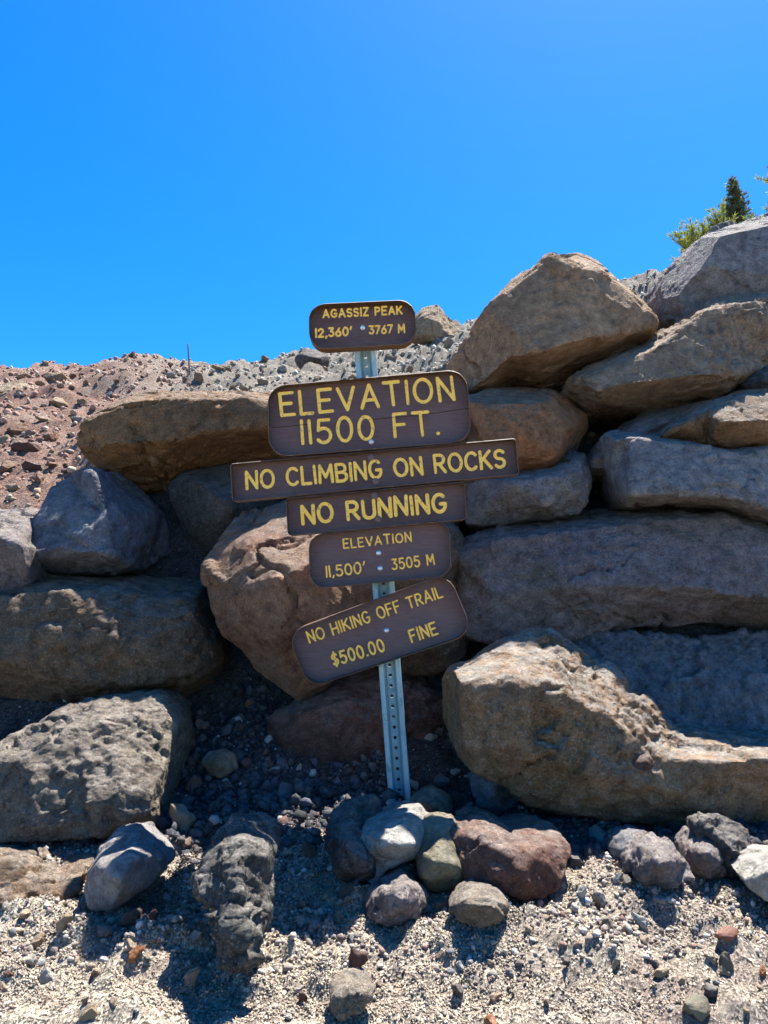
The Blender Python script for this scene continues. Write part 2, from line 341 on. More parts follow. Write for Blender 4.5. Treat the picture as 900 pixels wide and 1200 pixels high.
# ------------------------------------------------------------------ boulders
def L_ref(ext): return float(np.sort(ext)[1]) / .45
def boulder(name, D, outline, lines, thick, mat, label, cat='boulder', vox=.0105, amp=1.0, seed=0, shrink=.72, gain=1.3, group=None, swell=.006):
    pts = []; edges = []
    for q in outline:
        pts.append((q[0], q[1], (q[2] if len(q) > 2 else .12) * gain))
    n = len(pts); edges = [(i, (i + 1) % n) for i in range(n)]
    for ln in lines:
        s = len(pts)
        for q in ln: pts.append((q[0], q[1], q[2] * gain))
        edges += [(s + i, s + i + 1) for i in range(len(ln) - 1)]
    vin = [Vector((p[0], p[1])) for p in pts]
    vo, eo, fo, ov, _, _ = delaunay_2d_cdt(vin, edges, [list(range(n))], 2, 1e-4)
    P = []; dds = [p[2] for p in pts]
    for i, v in enumerate(vo):
        if ov[i]: dd = dds[ov[i][0]]
        else:
            w = np.array([1 / ((p[0] - v.x) ** 2 + (p[1] - v.y) ** 2 + 1) for p in pts]); dd = float((w * dds).sum() / w.sum())
        P.append(at(v.x, v.y, D + dd))
    # boundary loop
    cnt = {}
    F = []
    for f in fo:
        F.append(tuple(f))
        for i in range(len(f)):
            e_ = (f[i], f[(i + 1) % len(f)]); cnt[e_] = 1
    bnd = {a_: b_ for (a_, b_) in cnt if (b_, a_) not in cnt}
    loop = [next(iter(bnd))]
    while bnd[loop[-1]] != loop[0]: loop.append(bnd[loop[-1]])
    c = np.mean([P[i] for i in loop], 0)
    ring = []
    for k, (sc, th) in enumerate(((.97, thick * .5), (shrink, thick))):
        r_ = []
        for i in loop:
            q = c + (P[i] - c) * np.array([sc, .5, sc]); q = q + np.array([0, th, 0]) + np.array([0, 0, 0])
            r_.append(len(P)); P.append(q)
        ring.append(r_)
    L = len(loop); prev = loop
    for r_ in ring:
        for i in range(L):
            j = (i + 1) % L; F.append((prev[j], prev[i], r_[i], r_[j]))
        prev = r_
    P.append(np.mean([P[i] for i in prev], 0) + np.array([0, thick * .08, 0])); ci = len(P) - 1
    for i in range(L): F.append((prev[(i + 1) % L], prev[i], ci))
    P = np.array(P); org = P.mean(0); P = P - org
    me0 = mesh('tmp', P, F); ob = bpy.data.objects.new('tmp', me0); COL.objects.link(ob)
    rm = ob.modifiers.new('r', 'REMESH'); rm.mode = 'VOXEL'; rm.voxel_size = vox; rm.adaptivity = 0
    sm = ob.modifiers.new('s', 'SMOOTH'); sm.factor = .35; sm.iterations = 1
    dg = bpy.context.evaluated_depsgraph_get(); dg.update()
    me1 = bpy.data.meshes.new_from_object(ob.evaluated_get(dg))
    bpy.data.objects.remove(ob); bpy.data.meshes.remove(me0)
    nv = len(me1.vertices); co = np.empty(nv * 3); me1.vertices.foreach_get('co', co); co = co.reshape(-1, 3)
    nr = np.empty(nv * 3); me1.vertex_normals.foreach_get('vector', nr); nr = nr.reshape(-1, 3)
    S = np.array([seed * 7.13, seed * 3.7, seed * 5.1])
    Q = co + S; ext = co.max(0) - co.min(0)
    warp = np.stack([fbm(Q * 9, 3, 3 + k) for k in range(3)], 1) * .022
    _, _, f1 = cells((Q + warp) * 7.5, 31 + seed)
    _, _, f2 = cells((Q + warp * .6) * 19, 91 + seed)
    _, _, f3 = cells((Q + warp * .3) * 45, 191 + seed)
    rough = np.clip(fbm(Q * 3.2, 3, 12 + seed) * 1.2 + .55, .25, 1.5)         # some faces are clean breaks, some are crumbly
    rid = 1 - np.abs(fbm(Q * 14, 4, 55 + seed))
    fs = np.clip(ext.min() / .35, .35, 1.2)
    kamp = (amp if amp >= .8 else amp ** .6)
    co = co + nr * (fs * (f1 * .0085 + fbm(Q * 3.5, 2, seed) * .006) * kamp)[:, None]
    co = co + nr * swell * min(1.0, L_ref(ext))      # make up for what the chips take off
    # chips: flat broken facets struck off the corners
    rg = np.random.RandomState(seed + 700); L0 = float(np.sort(ext)[1])
    for k in range(90):
        i0 = rg.randint(nv); n_ = nr[i0] + rg.normal(size=3) * .45; n_ = n_ / np.linalg.norm(n_)
        big = k < 34; rr = L0 * (rg.uniform(.28, .60) if big else rg.uniform(.10, .25))
        ball = np.nonzero(((co - co[i0]) ** 2).sum(1) < rr * rr)[0]
        h_ = co[ball] @ n_; top = h_.max(); j0 = ball[int(h_.argmax())]
        if h_.max() - h_.min() < 1e-4 or np.linalg.norm(co[j0] - co[i0]) > rr * .85: continue
        cut = L0 * (rg.uniform(.02, .065) if big else rg.uniform(.008, .022)); over = np.clip(h_ - (top - cut), 0, None)
        co[ball] -= over[:, None] * n_
    me1.vertices.foreach_set('co', co.ravel()); me1.update(); nr = np.empty(nv * 3); me1.vertex_normals.foreach_get('vector', nr); nr = nr.reshape(-1, 3)
    d = rough * (f2 * .0066 + f3 * .0026 + rid * .0035 + fbm(Q * 34, 3, seed + 9) * .0038)
    ck = fbm((Q + warp * 1.5) * np.array([2.2, 2.2, 3.6]), 3, 301 + seed); d = d - .018 * fs * np.exp(-(ck / .035) ** 2) * np.clip(fbm(Q * 2, 2, 77 + seed) * 2 + .6, 0, 1)
    b1, _, _ = cells(Q * 34, 7 + seed)
    d = d - np.clip(.40 - b1, 0, 1) * .014 * np.clip(fbm(Q * 3, 2, 66) * 1.5 + .2, 0, 1)
    co = co + nr * (d * kamp)[:, None]
    me1.vertices.foreach_set('co', co.ravel())
    me1.polygons.foreach_set('use_smooth', np.ones(len(me1.polygons), bool)); me1.update()
    me1.name = name
    me1.materials.clear()
    o = link(name, me1, mat, None, org)
    return tag(o, label, cat, group)

BG = 'boulders stacked in the dry wall'
nb = [0]
def B(*a_, **k):
    nb[0] += 1; k.setdefault('seed', nb[0]); k.setdefault('group', BG)
    return boulder('boulder', *a_, **k)

B(2.72, [(82,515,.10),(86,500,.12),(100,488,.14),(150,466,.2),(190,459,.35),(260,459,.42),(330,462,.45),(420,480,.4),(425,520,.2),(330,538,.25),(275,550,.3),(235,564,.34),(210,586,.36),(190,590,.32),(165,575,.27),(140,560,.18),(110,547,.1),(92,532,.1)],
  [[(105,495,.05),(150,473,.02),(200,466,.0),(240,468,-.01),(290,469,-.01),(340,472,-.01)], [(130,536,.0),(175,526,-.02),(230,508,-.03),(300,500,-.03),(380,500,-.02)]],
  .45, K['umber'], 'large flat-topped orange-brown boulder jutting out left of the big elevation board')
B(2.55, [(62,572,.15),(78,556,.2),(110,548,.25),(140,556,.3),(165,580,.3),(190,600,.3),(200,650,.32),(170,668,.25),(120,672,.14),(60,671,.12),(22,659,.05),(35,630,.05),(48,600,.08)],
  [[(108,554,.05),(126,605,.0),(130,642,-.01)], [(28,655,-.0),(70,646,-.03),(128,648,-.03),(150,664,.08)]],
  .4, K['blue'], 'blue-grey angular boulder under the left end of the flat-topped brown one', vox=.009)
B(2.45, [(-70,610,.2),(-20,598,.25),(20,597,.25),(46,600,.25),(50,640,.2),(45,672,.15),(30,695,.1),(-70,705,.1)],
  [[(-60,640,.03),(-10,628,.02),(20,640,.0),(35,650,.02)]],
  .4, K['violet'], 'sunlit-topped grey boulder cut by the left edge above the long brown one')
B(2.78, [(198,575,.12),(215,556,.15),(250,546,.2),(300,545,.2),(330,600,.15),(290,625,.1),(252,648,.1),(240,664,.15),(222,640,.1),(205,605,.1)],
  [[(230,570,.0),(262,590,-.04),(250,625,0)]], .4, K['greydark'], 'rounded dark grey boulder in shade above the reddish upright boulder', vox=.009)
B(2.36, [(240,655,.14),(245,640,.17),(262,615,.24),(300,597,.30),(340,588,.32),(400,590,.32),(440,620,.25),(447,700,.15),(435,760,.15),(395,790,.12),(375,812,.1),(345,819,.12),(318,806,.14),(300,785,.12),(285,762,.1),(262,745,.08),(248,715,.1),(243,685,.12)],
  [[(243,668,.06),(270,688,.01),(302,698,-.04),(328,672,-.07),(324,640,.0),(334,602,.14)], [(380,650,-.03),(385,740,-.03)], [(290,735,.0),(335,745,-.05)], [(360,790,.02)]],
  .45, K['pink'], 'big upright reddish-pink boulder directly behind the lower sign boards', vox=.009)
B(2.40, [(-90,700,.2),(-60,685,.27),(20,677,.3),(60,673,.33),(150,676,.35),(240,682,.38),(252,702,.28),(270,750,.2),(262,775,.2),(240,800,.2),(238,812,.3),(180,832,.35),(90,852,.35),(-90,872,.35)],
  [[(-70,703,.06),(20,698,.05),(70,694,.03),(150,702,.02),(205,712,.04)], [(-70,800,.0),(60,806,.0),(150,800,.0),(225,788,.05)], [(60,750,-.02)], [(160,750,-.02)]],
  .55, K['brown'], 'long dark brown boulder stretching across the left side of the wall')
B(1.90, [(-100,905,.12),(-60,892,.16),(0,874,.24),(40,850,.27),(70,832,.3),(120,819,.34),(175,814,.36),(195,815,.42),(222,830,.5),(232,870,.5),(215,930,.35),(195,960,.22),(150,985,.1),(115,1004,.06),(60,991,.05),(0,991,.05),(-100,1001,.06)],
  [[(184,818,.31),(199,845,.24),(203,880,.19),(190,930,.10),(158,978,.05)], [(-50,905,.06),(20,888,.08),(70,868,.11),(120,850,.17),(160,845,.22)], [(60,930,.0),(120,930,.03)]],
  .5, K['grey'], 'broad grey boulder with a rough sunlit crest at the lower left', vox=.008)
B(1.64, [(-100,1045,.15),(-60,1003,.22),(0,990,.27),(60,1000,.27),(112,1010,.2),(98,1042,.1),(70,1062,.06),(30,1077,.05),(0,1087,.05),(-100,1112,.05)],
  [[(-70,1040,.05),(10,1012,.06),(35,1034,.05),(85,1043,.06)], [(0,1055,.0)]], .35, K['brown'], 'low brown boulder half buried beneath the broad grey one', vox=.0075)
B(2.44, [(312,862,.05),(318,840,.08),(345,815,.15),(400,780,.28),(470,775,.3),(525,785,.3),(545,830,.2),(540,880,.12),(505,917,.08),(470,922,.05),(435,937,.04),(415,932,.05),(390,905,.05),(340,902,.03),(318,880,.04)],
  [[(345,845,.0),(400,830,.03),(470,835,.05)], [(430,890,0)], [(370,870,-.02)]], .4, K['maroon'], 'dark reddish-brown boulder in shade behind the foot of the post')
LB = B(1.98, [(527,800,.06),(532,788,.10),(555,780,.12),(580,765,.16),(600,750,.20),(625,742,.24),(650,742,.26),(680,760,.25),(700,775,.24),(720,780,.24),(740,810,.2),(770,830,.2),(785,850,.17),(800,863,.16),(840,866,.15),(880,872,.15),(990,880,.15),(990,990,.1),(900,979,.08),(860,976,.08),(740,966,.08),(650,956,.08),(612,938,.06),(595,918,.06),(560,903,.05),(535,882,.05),(528,850,.05)],
  [[(531,806,.02),(560,805,.0),(600,800,.0),(640,808,.0),(690,828,.01),(730,853,.01),(765,884,.02),(800,893,.0),(860,888,.0),(930,892,.0)], [(600,870,-.01),(700,905,-.01),(800,930,-.01)]],
  .45, K['ochre'], 'massive ochre boulder with a bright sunlit ridge at the lower right', vox=.009)
inc = boulder('inclusion', 1.965, [(736,895,.03),(742,884,.04),(758,880,.04),(768,888,.03),(766,902,.02),(754,910,.02),(742,906,.02)], [[(752,895,.0)]], .04, K['maroon'], None, cat=None, vox=.004, amp=.6, gain=1.0, seed=77)
inc.parent = LB; inc.location = inc.location - LB.location; inc['label'] = 'dark red stone set in the face'
B(2.42, [(660,760,.1),(700,745,.15),(760,748,.15),(800,755,.15),(850,748,.2),(900,742,.2),(990,745,.2),(990,900,.0),(860,895,.0),(790,885,.0),(740,850,.0),(690,800,.05)],
  [[(710,775,.08),(790,795,.06),(860,800,.06),(930,810,.05)], [(800,840,.03)]], .35, K['blue'], 'pitted blue-grey boulder in deep shade behind the ochre ridge', amp=1.5)
B(2.50, [(537,640,.1),(550,625,.15),(590,612,.22),(640,600,.28),(720,597,.34),(780,596,.36),(848,590,.38),(880,605,.3),(900,615,.25),(990,620,.25),(990,765,.15),(900,743,.14),(880,731,.16),(840,729,.16),(780,734,.16),(740,734,.14),(700,743,.1),(670,749,.08),(640,746,.06),(590,756,.05),(550,749,.06),(535,720,.08)],
  [[(548,648,.04),(600,630,.04),(660,613,.06),(720,610,.07),(800,612,.08),(850,606,.10),(910,632,.06)], [(580,700,.0),(640,690,-.01),(720,685,-.03),(830,690,-.01),(920,700,.0)]],
  .55, K['violet'], 'very long purplish-grey boulder spanning the right side below the boards')
B(2.62, [(548,560,.12),(600,549,.18),(640,546,.18),(668,528,.2),(688,535,.15),(691,560,.08),(686,590,.08),(670,602,.1),(600,612,.12),(548,617,.12)],
  [[(600,565,.0),(650,560,-.01),(675,545,.05)], [(640,585,-.01)]], .35, K['bluegrey'], 'grey boulder just right of the NO RUNNING board', vox=.009)
B(2.66, [(538,470,.18),(560,456,.24),(600,454,.28),(645,456,.28),(665,469,.25),(688,486,.25),(686,500,.26),(672,526,.22),(650,546,.12),(640,551,.1),(590,546,.08),(538,542,.08)],
  [[(545,468,.03),(600,464,.02),(650,468,.04),(670,495,.04),(650,530,.0)], [(575,532,-.01),(645,532,-.0)], [(600,495,-.03)]],
  .35, K['rust'], 'rust-orange boulder touching the right end of the big elevation board', vox=.009, amp=.8)
B(2.70, [(650,548,.1),(655,530,.1),(668,524,.12),(678,532,.12),(684,548,.1),(670,556,.1)], [[(667,540,0)]], .12, K['cinder'],
  'small dark wedge stone under the rust-orange boulder', vox=.007, amp=.5)
B(2.74, [(525,430,.15),(527,405,.15),(548,385,.17),(556,360,.2),(590,335,.3),(620,310,.38),(648,296,.45),(660,300,.45),(682,297,.5),(700,305,.5),(712,320,.42),(730,335,.38),(755,355,.35),(770,372,.3),(772,385,.27),(755,400,.2),(720,420,.2),(690,435,.25),(665,450,.3),(640,456,.3),(600,452,.3),(570,457,.2),(540,457,.15)],
  [[(553,376,.04),(595,410,-.04),(640,412,-.06),(660,403,-.06),(720,392,-.03),(758,386,.05)], [(562,363,.06),(600,338,.03),(648,301,.03),(668,316,.01),(706,324,.0),(738,349,.02),(764,373,.06)], [(640,355,-.01)], [(700,365,-.02)], [(570,432,.04)]],
  .5, K['tan'], 'large tan pointed boulder on top of the wall right of the post')
B(2.68, [(668,450,.1),(672,440,.12),(700,425,.16),(760,400,.22),(790,385,.3),(815,360,.38),(840,341,.44),(880,332,.45),(990,340,.45),(990,450,.18),(900,433,.14),(870,447,.14),(850,461,.14),(800,470,.18),(740,489,.22),(710,491,.22),(685,477,.17)],
  [[(685,444,.02),(760,412,.01),(800,386,.03),(850,352,.05),(910,345,.05)], [(680,456,.03),(730,462,-.03),(800,455,-.04),(860,438,.0)], [(830,405,.01)], [(745,438,-.01)]],
  .5, K['warmgrey'], 'slanting warm grey boulder leaning under the top right one')
B(2.92, [(778,355,.15),(780,330,.17),(785,312,.22),(810,290,.28),(830,265,.34),(850,252,.4),(880,243,.5),(900,237,.55),(990,230,.6),(990,365,.1),(900,375,.1),(850,370,.1),(800,380,.1),(782,372,.12)],
  [[(792,320,.04),(820,288,.03),(852,257,.03),(900,258,.04),(960,256,.04)], [(850,310,.0),(910,320,.0)]], .55, K['bluegrey'],
  'topmost grey boulder in the upper right corner with trees behind it')
B(2.66, [(680,538,.1),(700,516,.15),(740,491,.22),(775,469,.26),(830,464,.3),(885,462,.35),(870,490,.2),(800,520,.15),(760,545,.1),(730,562,.1),(700,556,.1)],
  [[(700,530,.02),(750,500,.03),(800,485,.06)]], .35, K['violet'], 'dull grey boulder wedged behind the flat bluish slab on the right')
B(2.54, [(752,507,.1),(765,493,.17),(800,478,.28),(850,460,.36),(890,450,.4),(990,445,.45),(990,545,.12),(900,527,.12),(860,529,.12),(830,521,.1),(790,514,.08)],
  [[(768,511,.04),(800,499,.02),(830,483,.03),(870,466,.06),(930,462,.06)], [(850,503,-.03),(920,500,-.03)]],
  .35, K['ochre'], 'brown boulder with a bright sunlit crest above the flat bluish slab', vox=.009)
B(2.68, [(866,450,.1),(880,434,.15),(905,422,.2),(970,420,.2),(970,465,.1),(880,466,.1)], [[(895,442,.0)]], .3, K['cinder'],
  'small grey boulder at the right edge below the slanting one', vox=.009)
B(2.52, [(703,516,.1),(715,508,.15),(740,508,.18),(780,511,.18),(820,519,.16),(860,525,.15),(900,523,.15),(990,521,.15),(990,622,.15),(900,607,.15),(860,592,.12),(800,585,.1),(740,588,.1),(730,581,.1),(720,560,.08),(705,535,.08)],
  [[(712,518,.02),(740,513,.02),(800,521,.01),(860,531,.01),(920,530,.01)], [(738,579,-.03),(790,578,-.04),(840,580,-.03),(910,594,-.03)]],
  .4, K['bluegrey'], 'flat bluish-grey slab lying at the right edge above the long boulder', vox=.009)
B(2.66, [(405,470,.1),(440,448,.15),(500,440,.15),(548,450,.15),(560,520,.1),(555,600,.1),(520,625,.1),(450,625,.1),(410,580,.1)], [[(440,500,.0),(500,490,.0)],[(480,570,-.02)]],
  .4, K['umber'], 'brown boulder almost wholly hidden behind the big elevation board')  # unseen filler boulder, added to shade the rubble left of the post
B(2.52, [(425,620,.1),(470,605,.15),(530,610,.15),(552,660,.1),(560,740,.1),(540,790,.1),(450,790,.1),(425,720,.1)], [[(450,660,.02),(520,650,.02)],[(490,730,.0)]],
  .35, K['brown'], 'dark brown boulder in the gap behind the lower two boards')  # second filler boulder, also put in to cast shade
# crest rocks behind the boards
boulder('boulder', 7.6, [(482,395,.1),(484,370,.15),(495,360,.2),(512,358,.2),(524,370,.2),(540,384,.2),(545,398,.1),(520,402,.1)], [[(500,372,.05),(515,380,.0),(520,392,0)]],
  .4, K['sand'], 'pale cream boulder on the skyline right of the topmost board', vox=.02, seed=40)
boulder('boulder', 7.2, [(345,422,.1),(348,414,.1),(360,408,.2),(380,411,.2),(386,420,.1),(380,430,.1),(352,430,.1)], [[(362,417,.0),(375,420,0)]],
  .25, K['cinder'], 'small dark boulder on the skyline left of the post top', vox=.02, seed=41, amp=.8)
boulder('boulder', 5.0, [(-20,455,.1),(0,448,.15),(25,446,.2),(45,458,.2),(40,470,.1),(15,478,.05),(-20,480,.05)], [[(0,462,.0),(25,460,.0)]],
  .35, K['sand'], 'brown boulder on the hillside at the left edge', vox=.016, seed=42)
boulder('boulder', 9.8, [(108,434,.1),(112,426,.1),(130,421,.2),(150,420,.2),(165,428,.2),(185,436,.2),(188,444,.1),(150,450,.1),(112,446,.1)], [[(135,430,.0),(160,438,.0)]],
  .5, K['white'], 'pale flat boulder on the left skyline', vox=.03, seed=43, amp=1.2)
boulder('boulder', 3.75, [(16,580,.1),(18,552,.12),(35,538,.15),(52,545,.12),(56,570,.1),(48,592,.06),(28,596,.05)], [[(30,560,.0),(45,575,.0)]],
  .2, K['maroon'], 'dark reddish lump on the slope left of the blue-grey boulder', vox=.012, seed=44)

# rocks at the foot of the wall
S_ = 'stones round the foot of the wall'
def R(D, outl, lines, th, mat, label, **k):
    nb[0] += 1; k.setdefault('vox', .0055); k.setdefault('amp', 1.15); k.setdefault('gain', 1.45)
    gx_, gy_ = np.mean([q[0] for q in outl]), np.mean([q[1] for q in outl])
    outl = [(gx_ + (q[0] - gx_) * 1.09, gy_ + (q[1] - gy_) * 1.09, q[2]) for q in outl]
    ym = max(q[1] for q in outl); cx = float(np.mean([q[0] for q in outl])); hit = ground_hit(cx, ym - 5)
    D = hit[1] - .09 if k.pop('auto', True) else D
    return boulder('rock', D, outl, lines, th, K[mat], label, cat='rock', seed=nb[0], group=S_, **k)
R(1.90, [(100,1040,.08),(106,1020,.1),(122,995,.14),(140,976,.18),(160,971,.2),(178,980,.2),(190,1003,.16),(187,1020,.1),(170,1038,.07),(150,1052,.05),(128,1067,.05),(108,1062,.06)],
  [[(118,1016,.03),(152,1006,.02),(182,1004,.07)], [(140,1035,.0)]], .16, 'bluegrey', 'fist-shaped grey rock leaning below the broad grey boulder')
R(1.86, [(238,1015,.10),(248,1000,.12),(252,985,.16),(275,963,.22),(300,960,.24),(318,970,.24),(325,995,.18),(318,1010,.14),(310,1030,.1),(308,1060,.06),(303,1090,.0),(294,1118,-.02),(275,1130,-.03),(258,1115,-.02),(250,1080,.0),(242,1045,.05)],
  [[(252,1008,.06),(285,1000,.03),(312,1005,.07)], [(275,1045,-.01),(275,1090,-.03)]], .2, 'greydark', 'tall upright dark grey rock with a pale crumbly top in the lower left', amp=2.0, vox=.006)
R(2.04, [(422,985,.06),(430,968,.1),(465,952,.14),(490,947,.16),(497,958,.15),(504,990,.1),(498,1000,.08),(455,1016,.05),(440,1038,.04),(432,1030,.05),(424,1005,.05)],
  [[(432,975,.03),(470,962,.05),(490,965,.07)], [(450,990,.0),(485,990,.02)]], .15, 'palegrey', 'pale angular rock leaning against the foot of the post')
R(2.08, [(497,966,.1),(515,964,.1),(530,966,.1),(537,985,.1),(548,1010,.08),(550,1025,.06),(535,1043,.05),(510,1042,.04),(495,1030,.05),(490,1000,.07)],
  [[(520,978,.05),(505,1010,.0),(500,1030,.01)], [(535,1015,.01)]], .14, 'green', 'greenish pyramid-shaped rock right of the pale one at the post')
R(2.22, [(486,940,.06),(495,930,.1),(508,925,.1),(525,935,.1),(530,950,.07),(524,967,.05),(500,966,.05),(488,955,.05)], [[(505,940,.0),(515,950,.0)]], .12, 'warmgrey', 'brown rock just right of where the post enters the rocks')
R(2.00, [(432,1065,.06),(438,1042,.1),(450,1028,.14),(470,1020,.14),(490,1033,.12),(498,1052,.08),(492,1070,.05),(470,1081,.04),(440,1079,.04)], [[(450,1045,.03),(475,1045,.01)], [(465,1065,.0)]], .14, 'violet', 'rounded purplish rock beneath the pale angular one')
R(2.10, [(535,975,.1),(548,966,.15),(575,967,.16),(600,980,.14),(630,972,.16),(655,980,.14),(668,998,.1),(662,1028,.06),(632,1050,.04),(600,1048,.03),(562,1036,.03),(540,1010,.05)], [[(555,980,.06),(585,1000,.02),(640,995,.05)], [(605,1025,.0)]], .22, 'maroon', 'wide maroon rock with a lit shoulder below the ochre boulder', vox=.007)
R(2.22, [(555,920,.05),(560,893,.07),(575,886,.08),(595,895,.08),(605,925,.06),(608,952,.05),(580,954,.04),(560,948,.04)], [[(580,920,.0)]], .12, 'blue', 'dark blue-grey rock standing against the ochre boulder')
R(2.16, [(385,990,.08),(390,960,.12),(415,945,.15),(438,942,.15),(445,990,.1),(440,1025,.06),(420,1038,.05),(395,1025,.05)], [[(405,985,.02),(425,1010,.0)]], .16, 'cinder', 'dark cinder rock in shade left of the pale rock at the post')
R(2.00, [(532,1068,.05),(538,1052,.08),(555,1042,.1),(575,1043,.1),(590,1055,.09),(592,1074,.05),(570,1088,.04),(545,1085,.04)], [[(550,1058,.02),(578,1062,.01)]], .11, 'grey', 'low pitted rock in the sun below the maroon one', amp=2.2)
R(2.14, [(808,1000,.05),(820,980,.08),(838,978,.08),(853,1000,.06),(850,1022,.04),(832,1031,.03),(812,1017,.04)], [[(830,1000,.0)]], .12, 'violet', 'rounded brown rock in shade, foremost of the pair under the ochre boulder')
R(2.22, [(822,968,.05),(845,961,.08),(872,968,.08),(883,1000,.06),(878,1026,.04),(850,1028,.04),(830,1010,.05)], [[(860,995,.0)]], .12, 'cinder', 'dark rock behind the rounded brown one under the ochre boulder')
R(2.22, [(718,1000,.05),(728,980,.06),(740,975,.07),(757,978,.07),(759,998,.05),(745,1012,.04),(725,1012,.04)], [[(740,993,.0)]], .1, 'blue', 'blocky blue-grey rock in shade right of the white stone')
R(2.10, [(748,1015,.05),(757,998,.07),(772,989,.08),(790,992,.08),(805,1010,.07),(812,1030,.05),(780,1040,.04),(752,1032,.04)], [[(778,1010,.0)]], .14, 'violet', 'wedge-shaped brown rock lying in shade under the ochre boulder')
R(2.02, [(880,1035,.06),(888,1015,.09),(905,1006,.1),(960,1010,.1),(960,1060,.04),(900,1052,.03)], [[(900,1025,.01)]], .15, 'palegrey', 'sunlit grey rock cut by the right edge of the scree')
R(1.78, [(385,1172,.04),(392,1158,.06),(410,1148,.08),(432,1150,.08),(440,1158,.06),(432,1172,.04),(415,1186,.02),(398,1192,.02)], [[(405,1168,.02),(425,1162,.02)]], .08, 'grey', 'crusty grey clod of soil near the bottom middle', amp=2.2)
R(2.30, [(236,895,.04),(242,883,.06),(258,877,.06),(272,885,.06),(276,900,.04),(262,910,.03),(245,908,.03)], [[(256,893,.0)]], .08, 'sand', 'tan rock in the shaded rubble pile on the left')

# ------------------------------------------------------------------ stones, pebbles, gravel
import bmesh
def ico(sub):
    bm = bmesh.new(); bmesh.ops.create_icosphere(bm, subdivisions=sub, radius=1)
    V = np.array([v.co[:] for v in bm.verts]); F = np.array([[v.index for v in f.verts] for f in bm.faces]); bm.free(); return V, F
def stone_shape(sub, seed, rough=.08, ncut=14):
    rng = np.random.RandomState(seed); V, F = ico(sub)
    for k in range(ncut):
        n = rng.normal(size=3); n /= np.linalg.norm(n); c = rng.uniform(.42, .78)
        d = V @ n; V = V - np.outer(np.clip(d - c, 0, 9), n)
    V = V * (1 + rough * fbm(V * 1.7 + seed * 3.3, 3, seed))[:, None]
    V = V * rng.uniform(.72, 1.15, 3) / np.abs(V).max()
    return V, F
def octa(i):
    r_ = np.random.RandomState(900 + i); V = np.array([(1, 0, 0), (-1, 0, 0), (0, 1, 0), (0, -1, 0), (0, 0, 1), (0, 0, -1)], float) + r_.uniform(-.35, .35, (6, 3))
    return V * r_.uniform(.6, 1, 3), np.array([(0, 2, 4), (2, 1, 4), (1, 3, 4), (3, 0, 4), (2, 0, 5), (1, 2, 5), (3, 1, 5), (0, 3, 5)])
stone_meshes = {}
def stone_mesh(key, sub, seed, mat, rough=.1):
    if (key, seed) not in stone_meshes:
        V, F = stone_shape(sub, seed, rough); m_ = mesh('stone', V, F, smooth=sub > 2); m_.materials.append(mat); stone_meshes[(key, seed)] = m_
    return stone_meshes[(key, seed)]
rnd = random.Random(5)
def put_stone(name, px, py, w, h, key, label, cat, group=None, sub=4, hit=None, rough=.16):
    p = ground_hit(px, py + h * .25) if hit is None else hit
    if p is None: return None
    D = p[1]; s = D / 867 / (CT) * .5
    sx, sz = w * s, h * s
    o = bpy.data.objects.new(name, stone_mesh(key, sub, rnd.randrange(5), K[key], rough)); COL.objects.link(o)
    o.location = (p[0], p[1] + sx * .1, float(gz(p[0], p[1])[0]) + sz * .35)
    o.scale = (sx * 1.08, (sx + sz) * .5, sz * 1.08); o.rotation_euler = (rnd.uniform(-.5, .5), rnd.uniform(-.35, .35), rnd.uniform(0, 6.28))
    return tag(o, label, cat, group)
